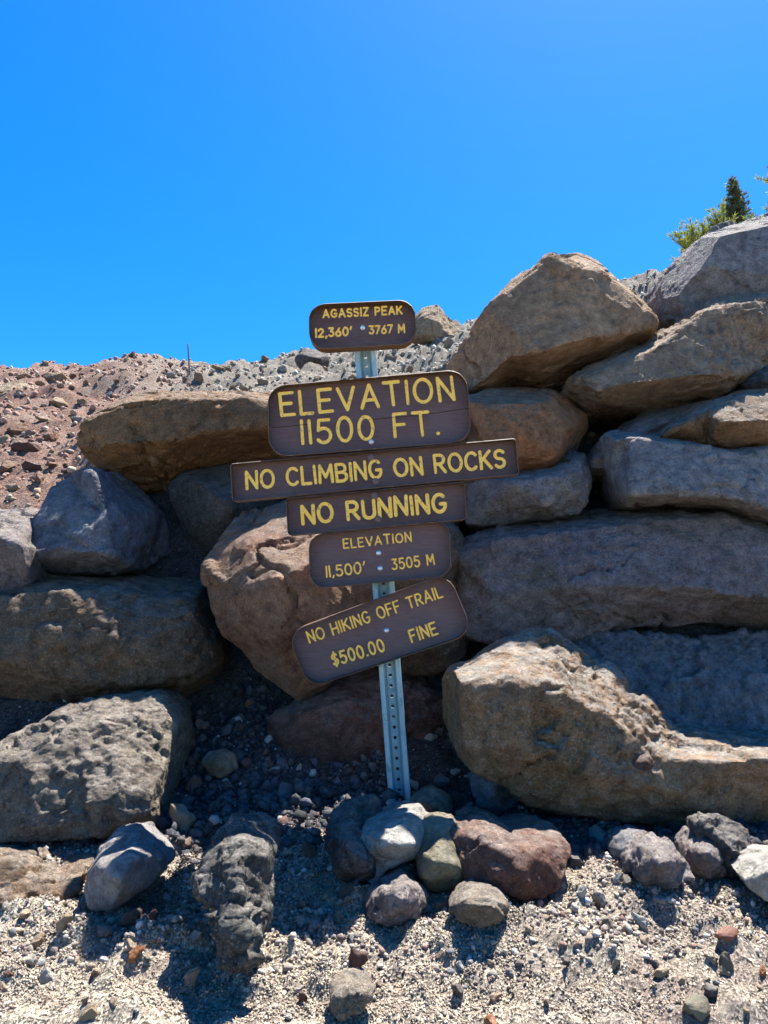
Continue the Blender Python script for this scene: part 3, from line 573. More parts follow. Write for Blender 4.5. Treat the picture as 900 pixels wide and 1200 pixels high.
HS = [
 (70,440,26,12,'sand','flat cream rock on the left skyline near the edge'),
 (198,440,24,10,'palegrey','pale rock on the skyline left of the thin rod'),
 (258,432,26,10,'sand','cream slab on the skyline right of the thin rod'),
 (310,420,22,10,'warmgrey','brownish-grey slab on the skyline left of the boards'),
 (330,432,20,10,'palegrey','pale slab just above the left end of the big elevation board'),
 (528,400,28,12,'palegrey','flat pale slab leaning below the cream skyline boulder'),
 (25,440,26,10,'sand','tan rock on the skyline at the far left'),
 (520,1062,24,20,'cinder','dark stone between the greenish and the low pitted rocks'),
 (408,1046,26,22,'cinder','dark stone left of the rounded purplish rock'),
 (362,1000,24,20,'grey','grey stone halfway between the upright rock and the post'),
 (500,1068,18,16,'palegrey','pale stone right of the rounded purplish rock'),
 (675,1012,26,20,'cinder','dark stone right of the wide maroon rock'),
 (120,1095,24,20,'violet','purplish stone below the fist-shaped rock'),
 (300,1130,26,20,'grey','grey stone at the foot of the tall upright rock'),
 (215,962,34,44,'sand','tan blocky stone in shade right of the broad grey boulder'),
 (190,965,17,20,'blue','small blue-black stone beside the tan blocky one'),
 (228,918,26,18,'red','dark red stone in the shaded rubble pile'),
 (265,856,24,22,'blue','blue-grey stone high in the shaded rubble pile'),
 (292,826,12,12,'orange','small orange stone at the top of the rubble pile'),
 (335,926,28,30,'blue','dark blue stone in the rubble below the maroon boulder'),
 (330,895,26,18,'blue','dark stone just left of the white pebble under the maroon boulder'),
 (323,903,15,9,'white','white pebble under the left end of the maroon boulder'),
 (350,903,11,9,'white','round white pebble right of another below the maroon boulder'),
 (705,980,32,24,'white','cream white stone in the shade under the ochre boulder'),
 (703,1060,24,28,'bluegrey','blue-grey rounded stone at the edge of the shade on the right'),
 (682,1048,15,17,'white','white stone left of the blue-grey rounded one'),
 (661,1040,9,12,'white','small white pebble beside the maroon rock'),
 (725,1030,12,14,'white','white wedge-shaped pebble lying in shade on the right'),
 (752,1080,22,17,'white','bright white stone in the sun right of the shade edge'),
 (853,1101,38,22,'red','salmon red flat stone at the right of the scree'),
 (852,1131,20,22,'grey','grey stone just below the salmon red one'),
 (835,1162,26,24,'cinder','black pitted cinder stone near the bottom right'),
 (818,1184,44,38,'green','yellow-green mossy stone at the bottom right'),
 (157,1128,18,18,'orange','bright orange pebble in the lower left scree'),
 (152,1118,16,16,'sand','tan pebble touching the bright orange one'),
 (223,1151,20,24,'warmgrey','egg-shaped grey stone with a long shadow below the middle left'),
 (230,1103,22,18,'bluegrey','bluish stone in the shadow left of the upright rock'),
 (153,1074,34,28,'maroon','knobbly dark stone right of the fist-shaped rock'),
 (178,1076,16,20,'red','reddish stone beside the knobbly dark one'),
 (195,1056,16,13,'white','pale stone lit by sun on the left scree'),
 (72,1086,22,26,'sand','cream stone below the half buried brown boulder'),
 (42,1106,20,18,'sand','tan stone sunk in the left scree'),
 (419,1125,20,34,'maroon','upright maroon cinder stone at the bottom middle'),
 (412,1100,14,14,'white','white pebble on top of the maroon cinder stone'),
 (354,1062,22,18,'warmgrey','round pitted stone, leftmost of the cluster in the bottom middle'),
 (352,1080,16,16,'palegrey','pale round stone under the pitted one'),
 (368,1084,18,20,'palegrey','grey round stone right of the pale round one'),
 (396,1078,18,20,'warmgrey','knobbly tan stone right of the round grey pair'),
 (575,1196,24,18,'orange','ochre yellow stone cut by the bottom edge'),
 (712,1084,20,18,'grey','flat grey stone at the shade edge on the right'),
 (731,1092,12,13,'sand','small tan pebble at the shade edge'),
 (895,1140,12,12,'orange','orange pebble cut by the right edge'),
 (515,917,28,22,'blue','dark stone right of the post in shade'),
 (532,905,12,14,'white','white pebble right of the post in shade'),
 (486,921,13,14,'white','whitish stone touching the right side of the post'),
 (550,944,10,11,'blue','small blue pebble behind the pyramid-shaped rock'),
 (559,946,8,10,'white','tiny white pebble behind the maroon rock'),
 (722,1132,10,14,'sand','pointed cream pebble in the sun at the right'),
 (537,1160,18,20,'cinder','dark stone in the sunny scree at the bottom middle'),
 (105,1190,24,20,'sand','pale stone at the bottom left'),
 (775,1055,18,14,'bluegrey','bluish pebble in shade under the wedge-shaped rock'),
 (788,1062,12,10,'white','white pebble in shade under the wedge-shaped rock'),
]
for px, py, w, h, key, lab in HS:
    put_stone('stone', px, py, w, h, key, lab, 'stone', 'loose stones in the scree')

HL = [(20,500,34,20,'pink'),(66,470,30,18,'sand'),(95,470,18,12,'warmgrey'),(30,522,40,30,'maroon'),(60,512,26,20,'pink'),(8,545,30,26,'pink'),(75,530,20,14,'warmgrey'),(90,490,16,10,'palegrey'),(44,448,18,10,'sand'),(62,442,26,14,'warmgrey'),
 (85,440,16,10,'pink'),(50,490,22,12,'sand'),(12,478,20,12,'pink'),(70,452,16,9,'palegrey'),(38,545,26,18,'maroon'),(5,515,18,16,'sand'),(100,450,14,8,'warmgrey'),(45,560,24,18,'pink'),(22,462,14,10,'palegrey'),(84,508,14,10,'maroon'),(15,570,22,16,'sand'),(60,545,16,12,'pink')]
for i_, (px, py, w, h, key) in enumerate(HL):
    wh = {'pink': 'pinkish', 'sand': 'cream', 'warmgrey': 'brownish-grey', 'maroon': 'dark reddish', 'palegrey': 'pale grey'}[key]
    row = 'near the skyline' if py < 460 else 'halfway down the slope' if py < 515 else 'low on the slope'
    side = 'by the left edge' if px < 30 else 'left of the flat-topped boulder' if px > 58 else 'in the middle of the bare slope'
    put_stone('stone', px, py, w, h, key, f"{wh} rock {row}, {side}", 'stone', 'rocks on the bare left slope')
# up to 300 individual pebbles, largest in view
rng = np.random.RandomState(12)
zones = [('foreground', 160), ('hillside', 90)]
keysF = ['warmgrey', 'palegrey', 'grey', 'sand', 'maroon', 'bluegrey', 'white', 'cinder']; pF = [.27, .2, .15, .14, .07, .07, .04, .06]
keysH = ['pink', 'sand', 'warmgrey', 'palegrey', 'maroon']; pH = [.3, .25, .2, .15, .1]
cname = {'warmgrey': 'brownish-grey', 'palegrey': 'pale grey', 'grey': 'grey', 'sand': 'sandy', 'maroon': 'dark reddish', 'bluegrey': 'bluish grey', 'white': 'whitish', 'cinder': 'black', 'pink': 'pinkish'}
for zn, cnt_ in zones:
    k = 0; tries = 0
    while k < cnt_ and tries < 2000:
        tries += 1
        if zn == 'foreground':
            px = rng.uniform(0, 900); py = rng.uniform(830, 1200)
            if py < 1000 and not (205 < px < 420 or 500 < px < 640): continue
            key = keysF[rng.choice(len(keysF), p=pF)]; sz = rng.uniform(8, 14) if rng.rand() < .8 else rng.uniform(14, 20); cap = 2.9
        else:
            px = rng.uniform(0, 560); py = rng.uniform(405, 610) if px < 100 else rng.uniform(400, 470)
            key = (keysH if px < 230 else ['palegrey', 'warmgrey', 'sand'])[rng.choice(5, p=pH) if px < 230 else rng.choice(3)]
            sz = rng.uniform(7, 13) if rng.rand() < .8 else rng.uniform(13, 24); cap = 13
        p = ground_hit(px, py)
        if p is None or p[1] > cap: continue
        if zn == 'hillside': sz *= min(1, 5.5 / p[1])
        if zn == 'hillside' and p[1] < 3.4: continue
        sunny = 'sunlit' if (zn == 'hillside' or py > 1085) else 'loose'
        put_stone('pebble', px, py, sz, sz * rng.uniform(.65, .95), key,
                  f"small {cname[key]} stone lying on the {'stony hillside ' + ('at the left edge' if px < 100 else 'above the flat-topped brown boulder' if px < 315 else 'beside the top of the post') if zn == 'hillside' else 'scree ' + ('at the lower left corner' if px < 190 else 'round the tall upright rock' if px < 380 else 'below the sign post' if px < 560 else 'under the ochre boulder' if px < 740 else 'at the lower right corner')}", 'pebble',
                  f"{cname[key]} pebbles {'on the hillside' if zn == 'hillside' else 'in the foreground scree'}", sub=3, hit=p, rough=.2)
        k += 1

def gravel(name, label, n, fn, sub, palette, pw, seed):
    rg = np.random.RandomState(seed); shapes = [stone_shape(sub, 100 + i, .15, 10) for i in range(8)] if sub else [octa(i) for i in range(8)]
    x, y, s, csel = fn(rg, n)
    n = len(x); z = gz(x, y)
    F0 = shapes[0][1]; nv = len(shapes[0][0]); nf = len(F0)
    A = rg.uniform(0, 2 * np.pi, n); Bt = rg.uniform(0, np.pi, n); which = rg.randint(0, 8, n)
    ca, sa, cb, sb = np.cos(A), np.sin(A), np.cos(Bt), np.sin(Bt)
    SH = np.stack([q[0] for q in shapes])[which] * (s[:, None, None] * rg.uniform(.7, 1.2, (n, 1, 3)))
    X, Y, Z = SH[..., 0], SH[..., 1], SH[..., 2]
    Y, Z = Y * cb[:, None] - Z * sb[:, None], Y * sb[:, None] + Z * cb[:, None]
    X, Y = X * ca[:, None] - Y * sa[:, None], X * sa[:, None] + Y * ca[:, None]
    P = np.stack([X + x[:, None], Y + y[:, None], Z + (z + s * .25)[:, None]], -1).reshape(-1, 3)
    F = (F0[None] + (np.arange(n) * nv)[:, None, None]).reshape(-1, 3)
    me = bpy.data.meshes.new(name); me.vertices.add(len(P)); me.vertices.foreach_set('co', P.ravel())
    me.loops.add(F.size); me.loops.foreach_set('vertex_index', F.ravel().astype(np.int32)); me.polygons.add(len(F))
    me.polygons.foreach_set('loop_start', np.arange(len(F)) * 3); me.polygons.foreach_set('loop_total', np.full(len(F), 3))
    me.update(calc_edges=True)
    pal = np.array(palette)
    ci = pal[rg.choice(len(pal), n, p=pw)] if csel is None else csel
    ci = ci * rg.uniform(.75, 1.25, (n, 1))
    colr = np.ones((len(P), 4)); colr[:, :3] = np.repeat(ci, nv, 0)
    ca_ = me.color_attributes.new('tint', 'FLOAT_COLOR', 'POINT'); ca_.data.foreach_set('color', colr.ravel())
    o = link(name, me, GRAVEL); tag(o, label, kind='stuff'); return o
def clump(x, y, sc, seed): return fbm(np.stack([x * sc, y * sc, np.zeros_like(x)], 1), 2, seed)
CINDER_SHADE = np.array([(.085, .085, .09), (.055, .055, .06), (.12, .105, .10), (.075, .08, .10), (.13, .08, .07), (.42, .41, .39)])  # cinder tints, mostly darkened to paint the shade by the wall
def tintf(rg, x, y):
    n = len(x); lp = np.array(PAL)[rg.choice(len(PAL), n, p=PW)]; dk = CINDER_SHADE[rg.choice(6, n, p=[.28, .2, .24, .14, .09, .05])]
    m = (y + rg.uniform(-.12, .12, n) + .25 * clump(x, y, 2.5, 31) > 2.0)[:, None]  # stones nearer the wall take the shade-darkened tints
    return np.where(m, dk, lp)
PW = [.27, .22, .18, .09, .06, .10, .08]
def f_near(rg, n):
    y = 1.45 + 1.6 * rg.rand(n * 2) ** .9; x = rg.uniform(-.60, .60, n * 2) * y
    keep = clump(x, y, 4, 3) + .6 * clump(x, y, 13, 4) + rg.uniform(-.5, .5, n * 2) > -.15
    x, y = x[keep][:n], y[keep][:n]
    s = .0030 + .003 * rg.rand(len(x)) + .006 * rg.rand(len(x)) ** 9
    return x, y, s, tintf(rg, x, y)
PAL = [(.32, .28, .24), (.42, .38, .33), (.22, .18, .16), (.28, .18, .15), (.56, .54, .50), (.18, .18, .19), (.38, .30, .22)]
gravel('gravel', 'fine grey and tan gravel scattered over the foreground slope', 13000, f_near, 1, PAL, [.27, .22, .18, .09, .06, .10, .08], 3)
def f_crumb(rg, n):
    y = 1.32 + 1.1 * rg.rand(n * 2); x = rg.uniform(-.58, .58, n * 2) * y
    keep = clump(x, y, 9, 14) + .8 * clump(x, y, 3.5, 15) + rg.uniform(-.6, .6, n * 2) > -.15
    x, y = x[keep][:n], y[keep][:n]; c = tintf(rg, x, y)
    lum = np.array([(.45, .385, .30), (.37, .31, .245), (.28, .23, .19)])[rg.randint(0, 3, len(x))]
    m = ((y < 1.95) & (rg.rand(len(x)) < .75))[:, None]
    return x, y, .0016 + .0026 * rg.rand(len(x)), np.where(m, lum, c)
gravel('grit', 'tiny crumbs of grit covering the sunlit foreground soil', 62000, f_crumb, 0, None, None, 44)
def f_mid(rg, n):
    y = 1.45 + 1.6 * rg.rand(n * 2); x = rg.uniform(-.60, .60, n * 2) * y
    keep = clump(x, y, 5, 9) + rg.uniform(-.5, .5, n * 2) > .1
    x, y = x[keep][:n], y[keep][:n]
    return x, y, .005 + .008 * rg.rand(len(x)) ** 2.5, tintf(rg, x, y)
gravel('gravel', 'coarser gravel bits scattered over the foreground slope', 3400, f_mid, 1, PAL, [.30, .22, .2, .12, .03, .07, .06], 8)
def f_rub(rg, n):
    y = rg.uniform(1.98, 2.78, n); x = rg.uniform(-.42, .02, n) * y
    y2 = rg.uniform(1.88, 2.12, n // 2); x2 = rg.uniform(.0, .52, n // 2) * y2
    x, y = np.concatenate([x, x2]), np.concatenate([y, y2]); n = len(x)
    return x, y, .005 + .021 * rg.rand(n) ** 3, CINDER_SHADE[rg.choice(6, n, p=[.28, .2, .24, .14, .11, .03])]
gravel('rubble', 'charcoal rubble coloured darker for shade filling the hollow at the foot of the wall', 2600, f_rub, 1, None, None, 15)
def f_hill(rg, n):
    y = 2.85 + 9.65 * rg.rand(n) ** 1.35; x = rg.uniform(-.95, .72, n) * y
    u = x / y
    left = np.array([(.27, .16, .125), (.34, .225, .175), (.20, .115, .09), (.40, .32, .25)]); right = np.array([(.29, .265, .22), (.40, .37, .31), (.19, .175, .15), (.48, .45, .39)])
    k = rg.randint(0, 4, n); w = np.clip((u + .30 + rg.uniform(-.08, .08, n)) / .14, 0, 1)[:, None]
    c = left[k] * (1 - w) + right[k] * w
    s = (.007 + .022 * rg.rand(n) ** 3) * (.55 + y * .10)
    kp = (y > 3.3) | (u < -.42); x, y, s, c = x[kp], y[kp], s[kp], c[kp]
    return x, y, s, c
gravel('talus', 'field of loose stones covering the hillside behind the wall', 20000, f_hill, 1, None, None, 21)

# ------------------------------------------------------------------ the sign
LEAN = math.radians(4.5)
BASE = at(470, 965, 2.27)
NUP = np.array([0, -math.sin(LEAN), math.cos(LEAN)]); NF = np.array([0, -math.cos(LEAN), -math.sin(LEAN)])   # up in plane, front normal
def pl(px, py, off=0.0):
    r = ray(px, py); d = (BASE.dot(NF) + off) / r.dot(NF); q = r * d - BASE
    return np.array([q[0], q.dot(NUP)])
OFF = .084
root = bpy.data.objects.new('trail_sign', None); COL.objects.link(root); root.location = BASE
root.rotation_euler = (LEAN, 0, 0)
tag(root, 'leaning metal post carrying six brown wooden boards with yellow routed lettering', 'sign')
PXM = 2.27 / 867 / CT

def arc(cx, cy, rx, ry, a0, a1, n=12):
    return [(cx + rx * math.cos(math.radians(a0 + (a1 - a0) * i / n)), cy + ry * math.sin(math.radians(a0 + (a1 - a0) * i / n))) for i in range(n + 1)]
G = {
 'A': (.72, [[(0, 0), (.36, 1), (.72, 0)], [(.13, .33), (.59, .33)]]),
 'B': (.6, [[(0, 0), (0, 1), (.3, 1)] + arc(.32, .76, .24, .24, 90, -90, 8) + [(0, .52)], [(.32, .52)] + arc(.34, .26, .27, .26, 90, -90, 8) + [(0, 0)]]),
 'C': (.66, [arc(.36, .5, .36, .5, 45, 315, 16)]),
 'E': (.55, [[(.55, 0), (0, 0), (0, 1), (.55, 1)], [(0, .52), (.45, .52)]]),
 'F': (.52, [[(0, 0), (0, 1), (.52, 1)], [(0, .52), (.42, .52)]]),
 'G': (.7, [arc(.36, .5, .36, .5, 48, 330, 16) + [(.68, .45), (.42, .45)]]),
 'H': (.62, [[(0, 0), (0, 1)], [(.62, 0), (.62, 1)], [(0, .5), (.62, .5)]]),
 'I': (.02, [[(.01, 0), (.01, 1)]]),
 'K': (.62, [[(0, 0), (0, 1)], [(.58, 1), (0, .42)], [(.18, .58), (.62, 0)]]),
 'L': (.5, [[(0, 1), (0, 0), (.5, 0)]]),
 'M': (.78, [[(0, 0), (.05, 1), (.39, .3), (.73, 1), (.78, 0)]]),
 'N': (.62, [[(0, 0), (0, 1), (.62, 0), (.62, 1)]]),
 'O': (.76, [arc(.38, .5, .38, .5, 0, 360, 22)]),
 'P': (.56, [[(0, 0), (0, 1), (.28, 1)] + arc(.3, .74, .26, .26, 90, -90, 8) + [(0, .48)]]),
 'R': (.6, [[(0, 0), (0, 1), (.28, 1)] + arc(.3, .74, .26, .26, 90, -90, 8) + [(0, .48)], [(.26, .48), (.6, 0)]]),
 'S': (.56, [arc(.28, .75, .27, .25, 30, 250, 10) + arc(.28, .25, .28, .26, 80, -150, 10)]),
 'T': (.66, [[(0, 1), (.66, 1)], [(.33, 1), (.33, 0)]]),
 'U': (.62, [[(0, 1), (0, .32)] + arc(.31, .3, .31, .3, 180, 360, 10) + [(.62, 1)]]),
 'V': (.7, [[(0, 1), (.35, 0), (.7, 1)]]),
 'Z': (.58, [[(0, 1), (.58, 1), (0, 0), (.58, 0)]]),
 '0': (.6, [arc(.3, .5, .3, .5, 0, 360, 20)]),
 '1': (.02, [[(.01, 0), (.01, 1)]]),
 '2': (.56, [arc(.28, .72, .27, .28, 165, -20, 9) + [(0, 0), (.56, 0)]]),
 '3': (.56, [[(.03, 1), (.54, 1), (.26, .6)] + arc(.26, .3, .3, .3, 80, -145, 10)]),
 '5': (.56, [[(.52, 1), (.08, 1), (.04, .55)] + arc(.26, .32, .3, .32, 120, -145, 11)]),
 '6': (.56, [[(.42, 1), (.1, .5)] + arc(.28, .3, .28, .3, 150, -210, 16)]),
 '7': (.56, [[(0, 1), (.56, 1), (.16, 0)]]),
 '$': (.56, [arc(.28, .72, .26, .22, 30, 250, 9) + arc(.28, .28, .27, .23, 80, -150, 9), [(.28, 1.1), (.28, -.1)]]),
 ',': (.08, [[(.08, .04), (.0, -.16)]]), '.': (.06, [[(.02, .02), (.05, .02)]]), "'": (.12, [[(.12, 1.05), (.02, .78)]]),
}
def capsule(a_, b_, w, n=6):
    a_ = np.array(a_); b_ = np.array(b_); d = b_ - a_; L_ = np.linalg.norm(d)
    d = d / L_ if L_ > 1e-7 else np.array([1.0, 0]); th = math.atan2(d[1], d[0]); out = []
    for i in range(n + 1):
        t_ = th + math.pi / 2 + math.pi * i / n; out.append(a_ + w * np.array([math.cos(t_), math.sin(t_)]))
    for i in range(n + 1):
        t_ = th - math.pi / 2 + math.pi * i / n; out.append(b_ + w * np.array([math.cos(t_), math.sin(t_)]))
    return out
def round_poly(c, r, n=7):
    out = []; m_ = len(c)
    for i in range(m_):
        p, q, s = np.array(c[i - 1]), np.array(c[i]), np.array(c[(i + 1) % m_])
        d1 = (p - q) / np.linalg.norm(p - q); d2 = (s - q) / np.linalg.norm(s - q)
        half = math.acos(max(-1, min(1, d1.dot(d2)))) / 2; t_ = r / math.tan(half)
        a_, b_ = q + d1 * t_, q + d2 * t_; ctr = q + (d1 + d2) / np.linalg.norm(d1 + d2) * (r / math.sin(half))
        a0 = math.atan2(*(a_ - ctr)[::-1]); a1 = math.atan2(*(b_ - ctr)[::-1])
        while a1 - a0 > math.pi: a1 -= 2 * math.pi
        while a1 - a0 < -math.pi: a1 += 2 * math.pi
        for k in range(n + 1):
            t2 = a0 + (a1 - a0) * k / n; out.append(ctr + r * np.array([math.cos(t2), math.sin(t2)]))
    return out
def layout(text, p0, p1, hpx, jit, gap=.34, space=.30):
    """glyph strokes in plane coordinates, baseline from p0 to p1"""
    a_, b_ = pl(*p0, OFF), pl(*p1, OFF); d = b_ - a_; L_ = np.linalg.norm(d); d = d / L_; nrm = np.array([-d[1], d[0]]); h = hpx * PXM
    ws = [space if c == ' ' else G[c][0] for c in text]
    tot = sum(ws); gaps = len(text) - 1
    g = (L_ / h - tot) / max(gaps, 1); kx = 1.0
    if g < .26: kx = (L_ / h - .26 * gaps) / tot; g = .26
    if g > .55: kx = (L_ / h - .42 * gaps) / tot; g = .42; 
    x = 0; out = []
    for c, w_ in zip(text, ws):
        if c != ' ':
            j = jit.uniform(-.02, .02); an = jit.uniform(-.03, .03); sc = 1 + jit.uniform(-.04, .03)
            st = []
            for s in G[c][1]:
                st.append([a_ + d * h * (x + (qx * kx + an * (qy - .5))) + nrm * h * (qy * sc + j) for qx, qy in s])
            out.append((c, st))
        x += w_ * kx + g
    return out

BD = [
 dict(q=[(361,356.5),(486,350.5),(489,403),(363,410)], r=19, th=.046, lab='small topmost board with rounded corners giving the peak name and 12,360 feet',
      tx=[('AGASSIZ PEAK', (379,372.3), (471,367.8), 8.6, 1.0), ("12,360'", (370.5,395), (412,393), 9, 1.1), ('3767 M', (433,391.2), (474,389.5), 8.8, .95)], bolts=[(425, 384, 1)]),
 dict(q=[(313,452),(547,431.5),(553,517),(315,536)], r=21, th=.042, lab='largest board with rounded corners reading ELEVATION 11500 FT.',
      tx=[('ELEVATION', (330,487), (532,467.5), 25.2, 1.85), ('11500 FT.', (354.5,520), (514,508), 25.6, 1.8)], bolts=[(435, 517.5, 1)], crack=[(318, 501), (360, 497), (430, 492), (500, 485), (551, 478)]),
 dict(q=[(269,543),(605,513),(609,556),(272,588)], r=3.5, th=.042, lab='longest, thin square-cornered board reading NO CLIMBING ON ROCKS',
      tx=[('NO CLIMBING ON ROCKS', (289.5,573), (592,547), 18.6, 1.7)], bolts=[(434.7, 536, 0), (440, 563.7, 0)]),
 dict(q=[(334,584),(545,564),(547,609),(337,628)], r=4.5, th=.042, lab='short square-cornered board reading NO RUNNING',
      tx=[('NO RUNNING', (355,613.5), (523,599), 19.5, 1.95)], bolts=[(438.8, 581, 0), (443, 608, 0)]),
 dict(q=[(361,627),(527,608),(529,675),(363,691)], r=17, th=.042, lab='rounded board reading ELEVATION 11,500 feet 3505 M',
      tx=[('ELEVATION', (403,642.6), (482,634), 9.6, .85), ("11,500'", (383,676), (428,671.5), 11.5, .95), ('3505 M', (460,667.5), (509,661.5), 11, .9)], bolts=[(443.7, 648, 1), (445.5, 666, 1)]),
 dict(q=[(335,741),(526,671),(556,743),(362,807)], r=20, th=.042, lab='lowest, steeply tilted board about NO HIKING OFF TRAIL and a fine',
      tx=[('NO HIKING OFF TRAIL', (363,753.5), (519,699.5), 12, .95), ('$500.00', (391.5,780.5), (451,762.5), 13, 1.1), ('FINE', (483,752.5), (513,742.5), 13, 1.05)], bolts=[(453, 739, 1)]),
]
jit = random.Random(3)
FRONTY = -.040                       # boards sit in front of the post flanges
for bi, b in enumerate(BD):
    th = b['th']; yf = FRONTY - th; bev = .0022
    outer = round_poly([pl(*q, OFF) for q in b['q']], b['r'] * PXM)
    cen = np.mean(outer, 0)
    # small wobble so that the sawn edges are not perfect
    outer = [p + (p - cen) / np.linalg.norm(p - cen) * jit.uniform(-.0006, .0006) for p in outer]
    def inset(P_, d_):
        n_ = len(P_); o_ = []
        for i in range(n_):
            e1 = P_[i] - P_[i - 1]; e2 = P_[(i + 1) % n_] - P_[i]
            n1 = np.array([e1[1], -e1[0]]) / np.linalg.norm(e1); n2 = np.array([e2[1], -e2[0]]) / np.linalg.norm(e2)
            m_ = n1 + n2; m_ /= np.linalg.norm(m_); o_.append(P_[i] + m_ * d_)
        return o_
    # resample long edges a little
    inn = inset(outer, bev)
    if np.mean([np.linalg.norm(p - cen) for p in inn]) > np.mean([np.linalg.norm(p - cen) for p in outer]): inn = inset(outer, -bev)
    verts = [Vector(p) for p in inn]; faces = [list(range(len(inn)))]; owner = ['board']
    glyphs = []
    for (txt, p0, p1, hp, lw) in b['tx']:
        for c, st in layout(txt, p0, p1, hp, jit): glyphs.append((c, st, lw * PXM))
    for gi, (c, st, w_) in enumerate(glyphs):
        for s in st:
            for i in range(len(s) - 1):
                cp = capsule(s[i], s[i + 1], w_ * jit.uniform(.92, 1.08)); k0 = len(verts); verts += [Vector(p) for p in cp]
                faces.append(list(range(k0, k0 + len(cp)))); owner.append(gi)
    if 'crack' in b:
        cs = [pl(*q, OFF) for q in b['crack']]
        for i in range(len(cs) - 1):
            if i == 1: continue
            cp = capsule(cs[i], cs[i + 1], .00055, 2); k0 = len(verts); verts += [Vector(p) for p in cp]; faces.append(list(range(k0, k0 + len(cp)))); owner.append('crack')
    vo, eo, fo, ov, oe, of = delaunay_2d_cdt(verts, [], faces, 1, 1e-6)
    V2 = np.array([v[:] for v in vo]); own = []
    for f, src in zip(fo, of):
        g_ = [owner[i] for i in src if owner[i] != 'board']
        inb = any(owner[i] == 'board' for i in src)
        own.append(g_[0] if g_ else ('board' if inb else None))
    def flat(sel, depth):
        """front-facing triangles of one owner at a depth, with walls up to the front face round their border"""
        idx = {}; P3 = []; F3 = []; cnt2 = {}
        for f, o_ in zip(fo, own):
            if o_ != sel: continue
            for v in f:
                if v not in idx: idx[v] = len(P3); P3.append((V2[v][0] - cen[0], yf + depth, V2[v][1] - cen[1]))
            F3.append([idx[v] for v in f])
            for i in range(len(f)): cnt2[(f[i], f[(i + 1) % len(f)])] = 1
        if depth > 0:
            for (p, q) in list(cnt2):
                if (q, p) in cnt2: continue
                k0 = len(P3); P3.append((V2[p][0] - cen[0], yf, V2[p][1] - cen[1])); P3.append((V2[q][0] - cen[0], yf, V2[q][1] - cen[1]))
                F3.append([idx[q], idx[p], k0, k0 + 1])
        return P3, F3
    P3, F3 = flat('board', 0); M3 = [0] * len(F3)
    Pc, Fc = flat('crack', .006)
    if Pc:
        k0 = len(P3); P3 += Pc; F3 += [[i + k0 for i in f] for f in Fc]; M3 += [2] * len(Fc)
    n_ = len(outer); k0 = len(P3)
    for P_, yy in ((inn, yf), (outer, yf + bev), (outer, FRONTY - bev), (inset(outer, bev) if False else inn, FRONTY)):
        P3 += [(p[0] - cen[0], yy, p[1] - cen[1]) for p in P_]
    for ring_, mi in ((0, 1), (1, 2), (2, 1)):
        for i in range(n_):
            j = (i + 1) % n_; F3.append([k0 + ring_ * n_ + i, k0 + ring_ * n_ + j, k0 + (ring_ + 1) * n_ + j, k0 + (ring_ + 1) * n_ + i]); M3.append(mi)
    F3.append([k0 + 3 * n_ + i for i in range(n_)]); M3.append(0)
    me = mesh('board', P3, F3); bob = link('board', me, [BOARD, WORN, WOOD], root, (cen[0], 0, cen[1]))
    me.polygons.foreach_set('material_index', M3); me.update(); tag(bob, b['lab'])
    for gi, (c, st, w_) in enumerate(glyphs):
        Pg, Fg = flat(gi, .0015)
        if not Pg: continue
        lo = link('letter', mesh('letter', Pg, Fg), YELLOW, bob)
    for (bx, by, vis) in b['bolts']:
        c2 = pl(bx, by, OFF) - cen; R_ = .0056 if vis else .0070; Pb = []; Fb = []; N_ = 16; hh = .0045 if vis else .0016
        prof = [(R_ * 1.35, 0), (R_ * 1.3, -.0012), (R_, -.0014), (R_ * .96, -hh), (R_ * .7, -hh - .0008), (.0001, -hh - .001)]
        for (rr, dy) in prof:
            for k in range(N_): Pb.append((c2[0] + rr * math.cos(k * 2 * math.pi / N_), yf + dy + .0003, c2[1] + rr * math.sin(k * 2 * math.pi / N_)))
        for k in range(len(prof) - 1):
            for i in range(N_): Fb.append([k * N_ + i, k * N_ + (i + 1) % N_, (k + 1) * N_ + (i + 1) % N_, (k + 1) * N_ + i])
        link('bolt', mesh('bolt', Pb, Fb, True), BOLTM if vis else BOARD, bob)

# post: perforated U channel leaning left
pb, pt_ = pl(472.4, 985, .02), pl(426.2, 388, .02)
pd = pt_ - pb; PL = np.linalg.norm(pd); pd /= PL; ang = math.atan2(-pd[0], pd[1])
hw = 12.3 * PXM; step = 11.2 * PXM
prof = [(-hw, .004), (-hw, -.012), (-hw + .002, -.016), (-hw * .56, -.016), (-hw * .50, -.012), (-hw * .36, .016), (-hw * .30, .0185)]
full = prof + [(-x, y) for x, y in prof[::-1]]
Pp = []; Fp = []
T_ = .0032; nseg = 60
back = []
for i, (x, y) in enumerate(full):
    p, q = np.array(full[max(i - 1, 0)]), np.array(full[min(i + 1, len(full) - 1)]); d_ = q - p; d_ /= np.linalg.norm(d_)
    back.append((x - d_[1] * T_, y + d_[0] * T_))
m_ = len(full); wi = len(prof) - 1     # web lies between index wi and wi+1
for z_ in (0, PL):
    Pp += [(x, y, z_) for x, y in full] + [(x, y, z_) for x, y in back]
for i in range(m_ - 1):
    if i == wi: continue
    Fp.append([i, i + 1, 2 * m_ + i + 1, 2 * m_ + i]); Fp.append([m_ + i + 1, m_ + i, 3 * m_ + i, 3 * m_ + i + 1])
    Fp.append([i + 1, i, m_ + i, m_ + i + 1]); Fp.append([2 * m_ + i, 2 * m_ + i + 1, 3 * m_ + i + 1, 3 * m_ + i])
for e_ in (0, m_ - 1): Fp.append([e_, 2 * m_ + e_, 3 * m_ + e_, m_ + e_])
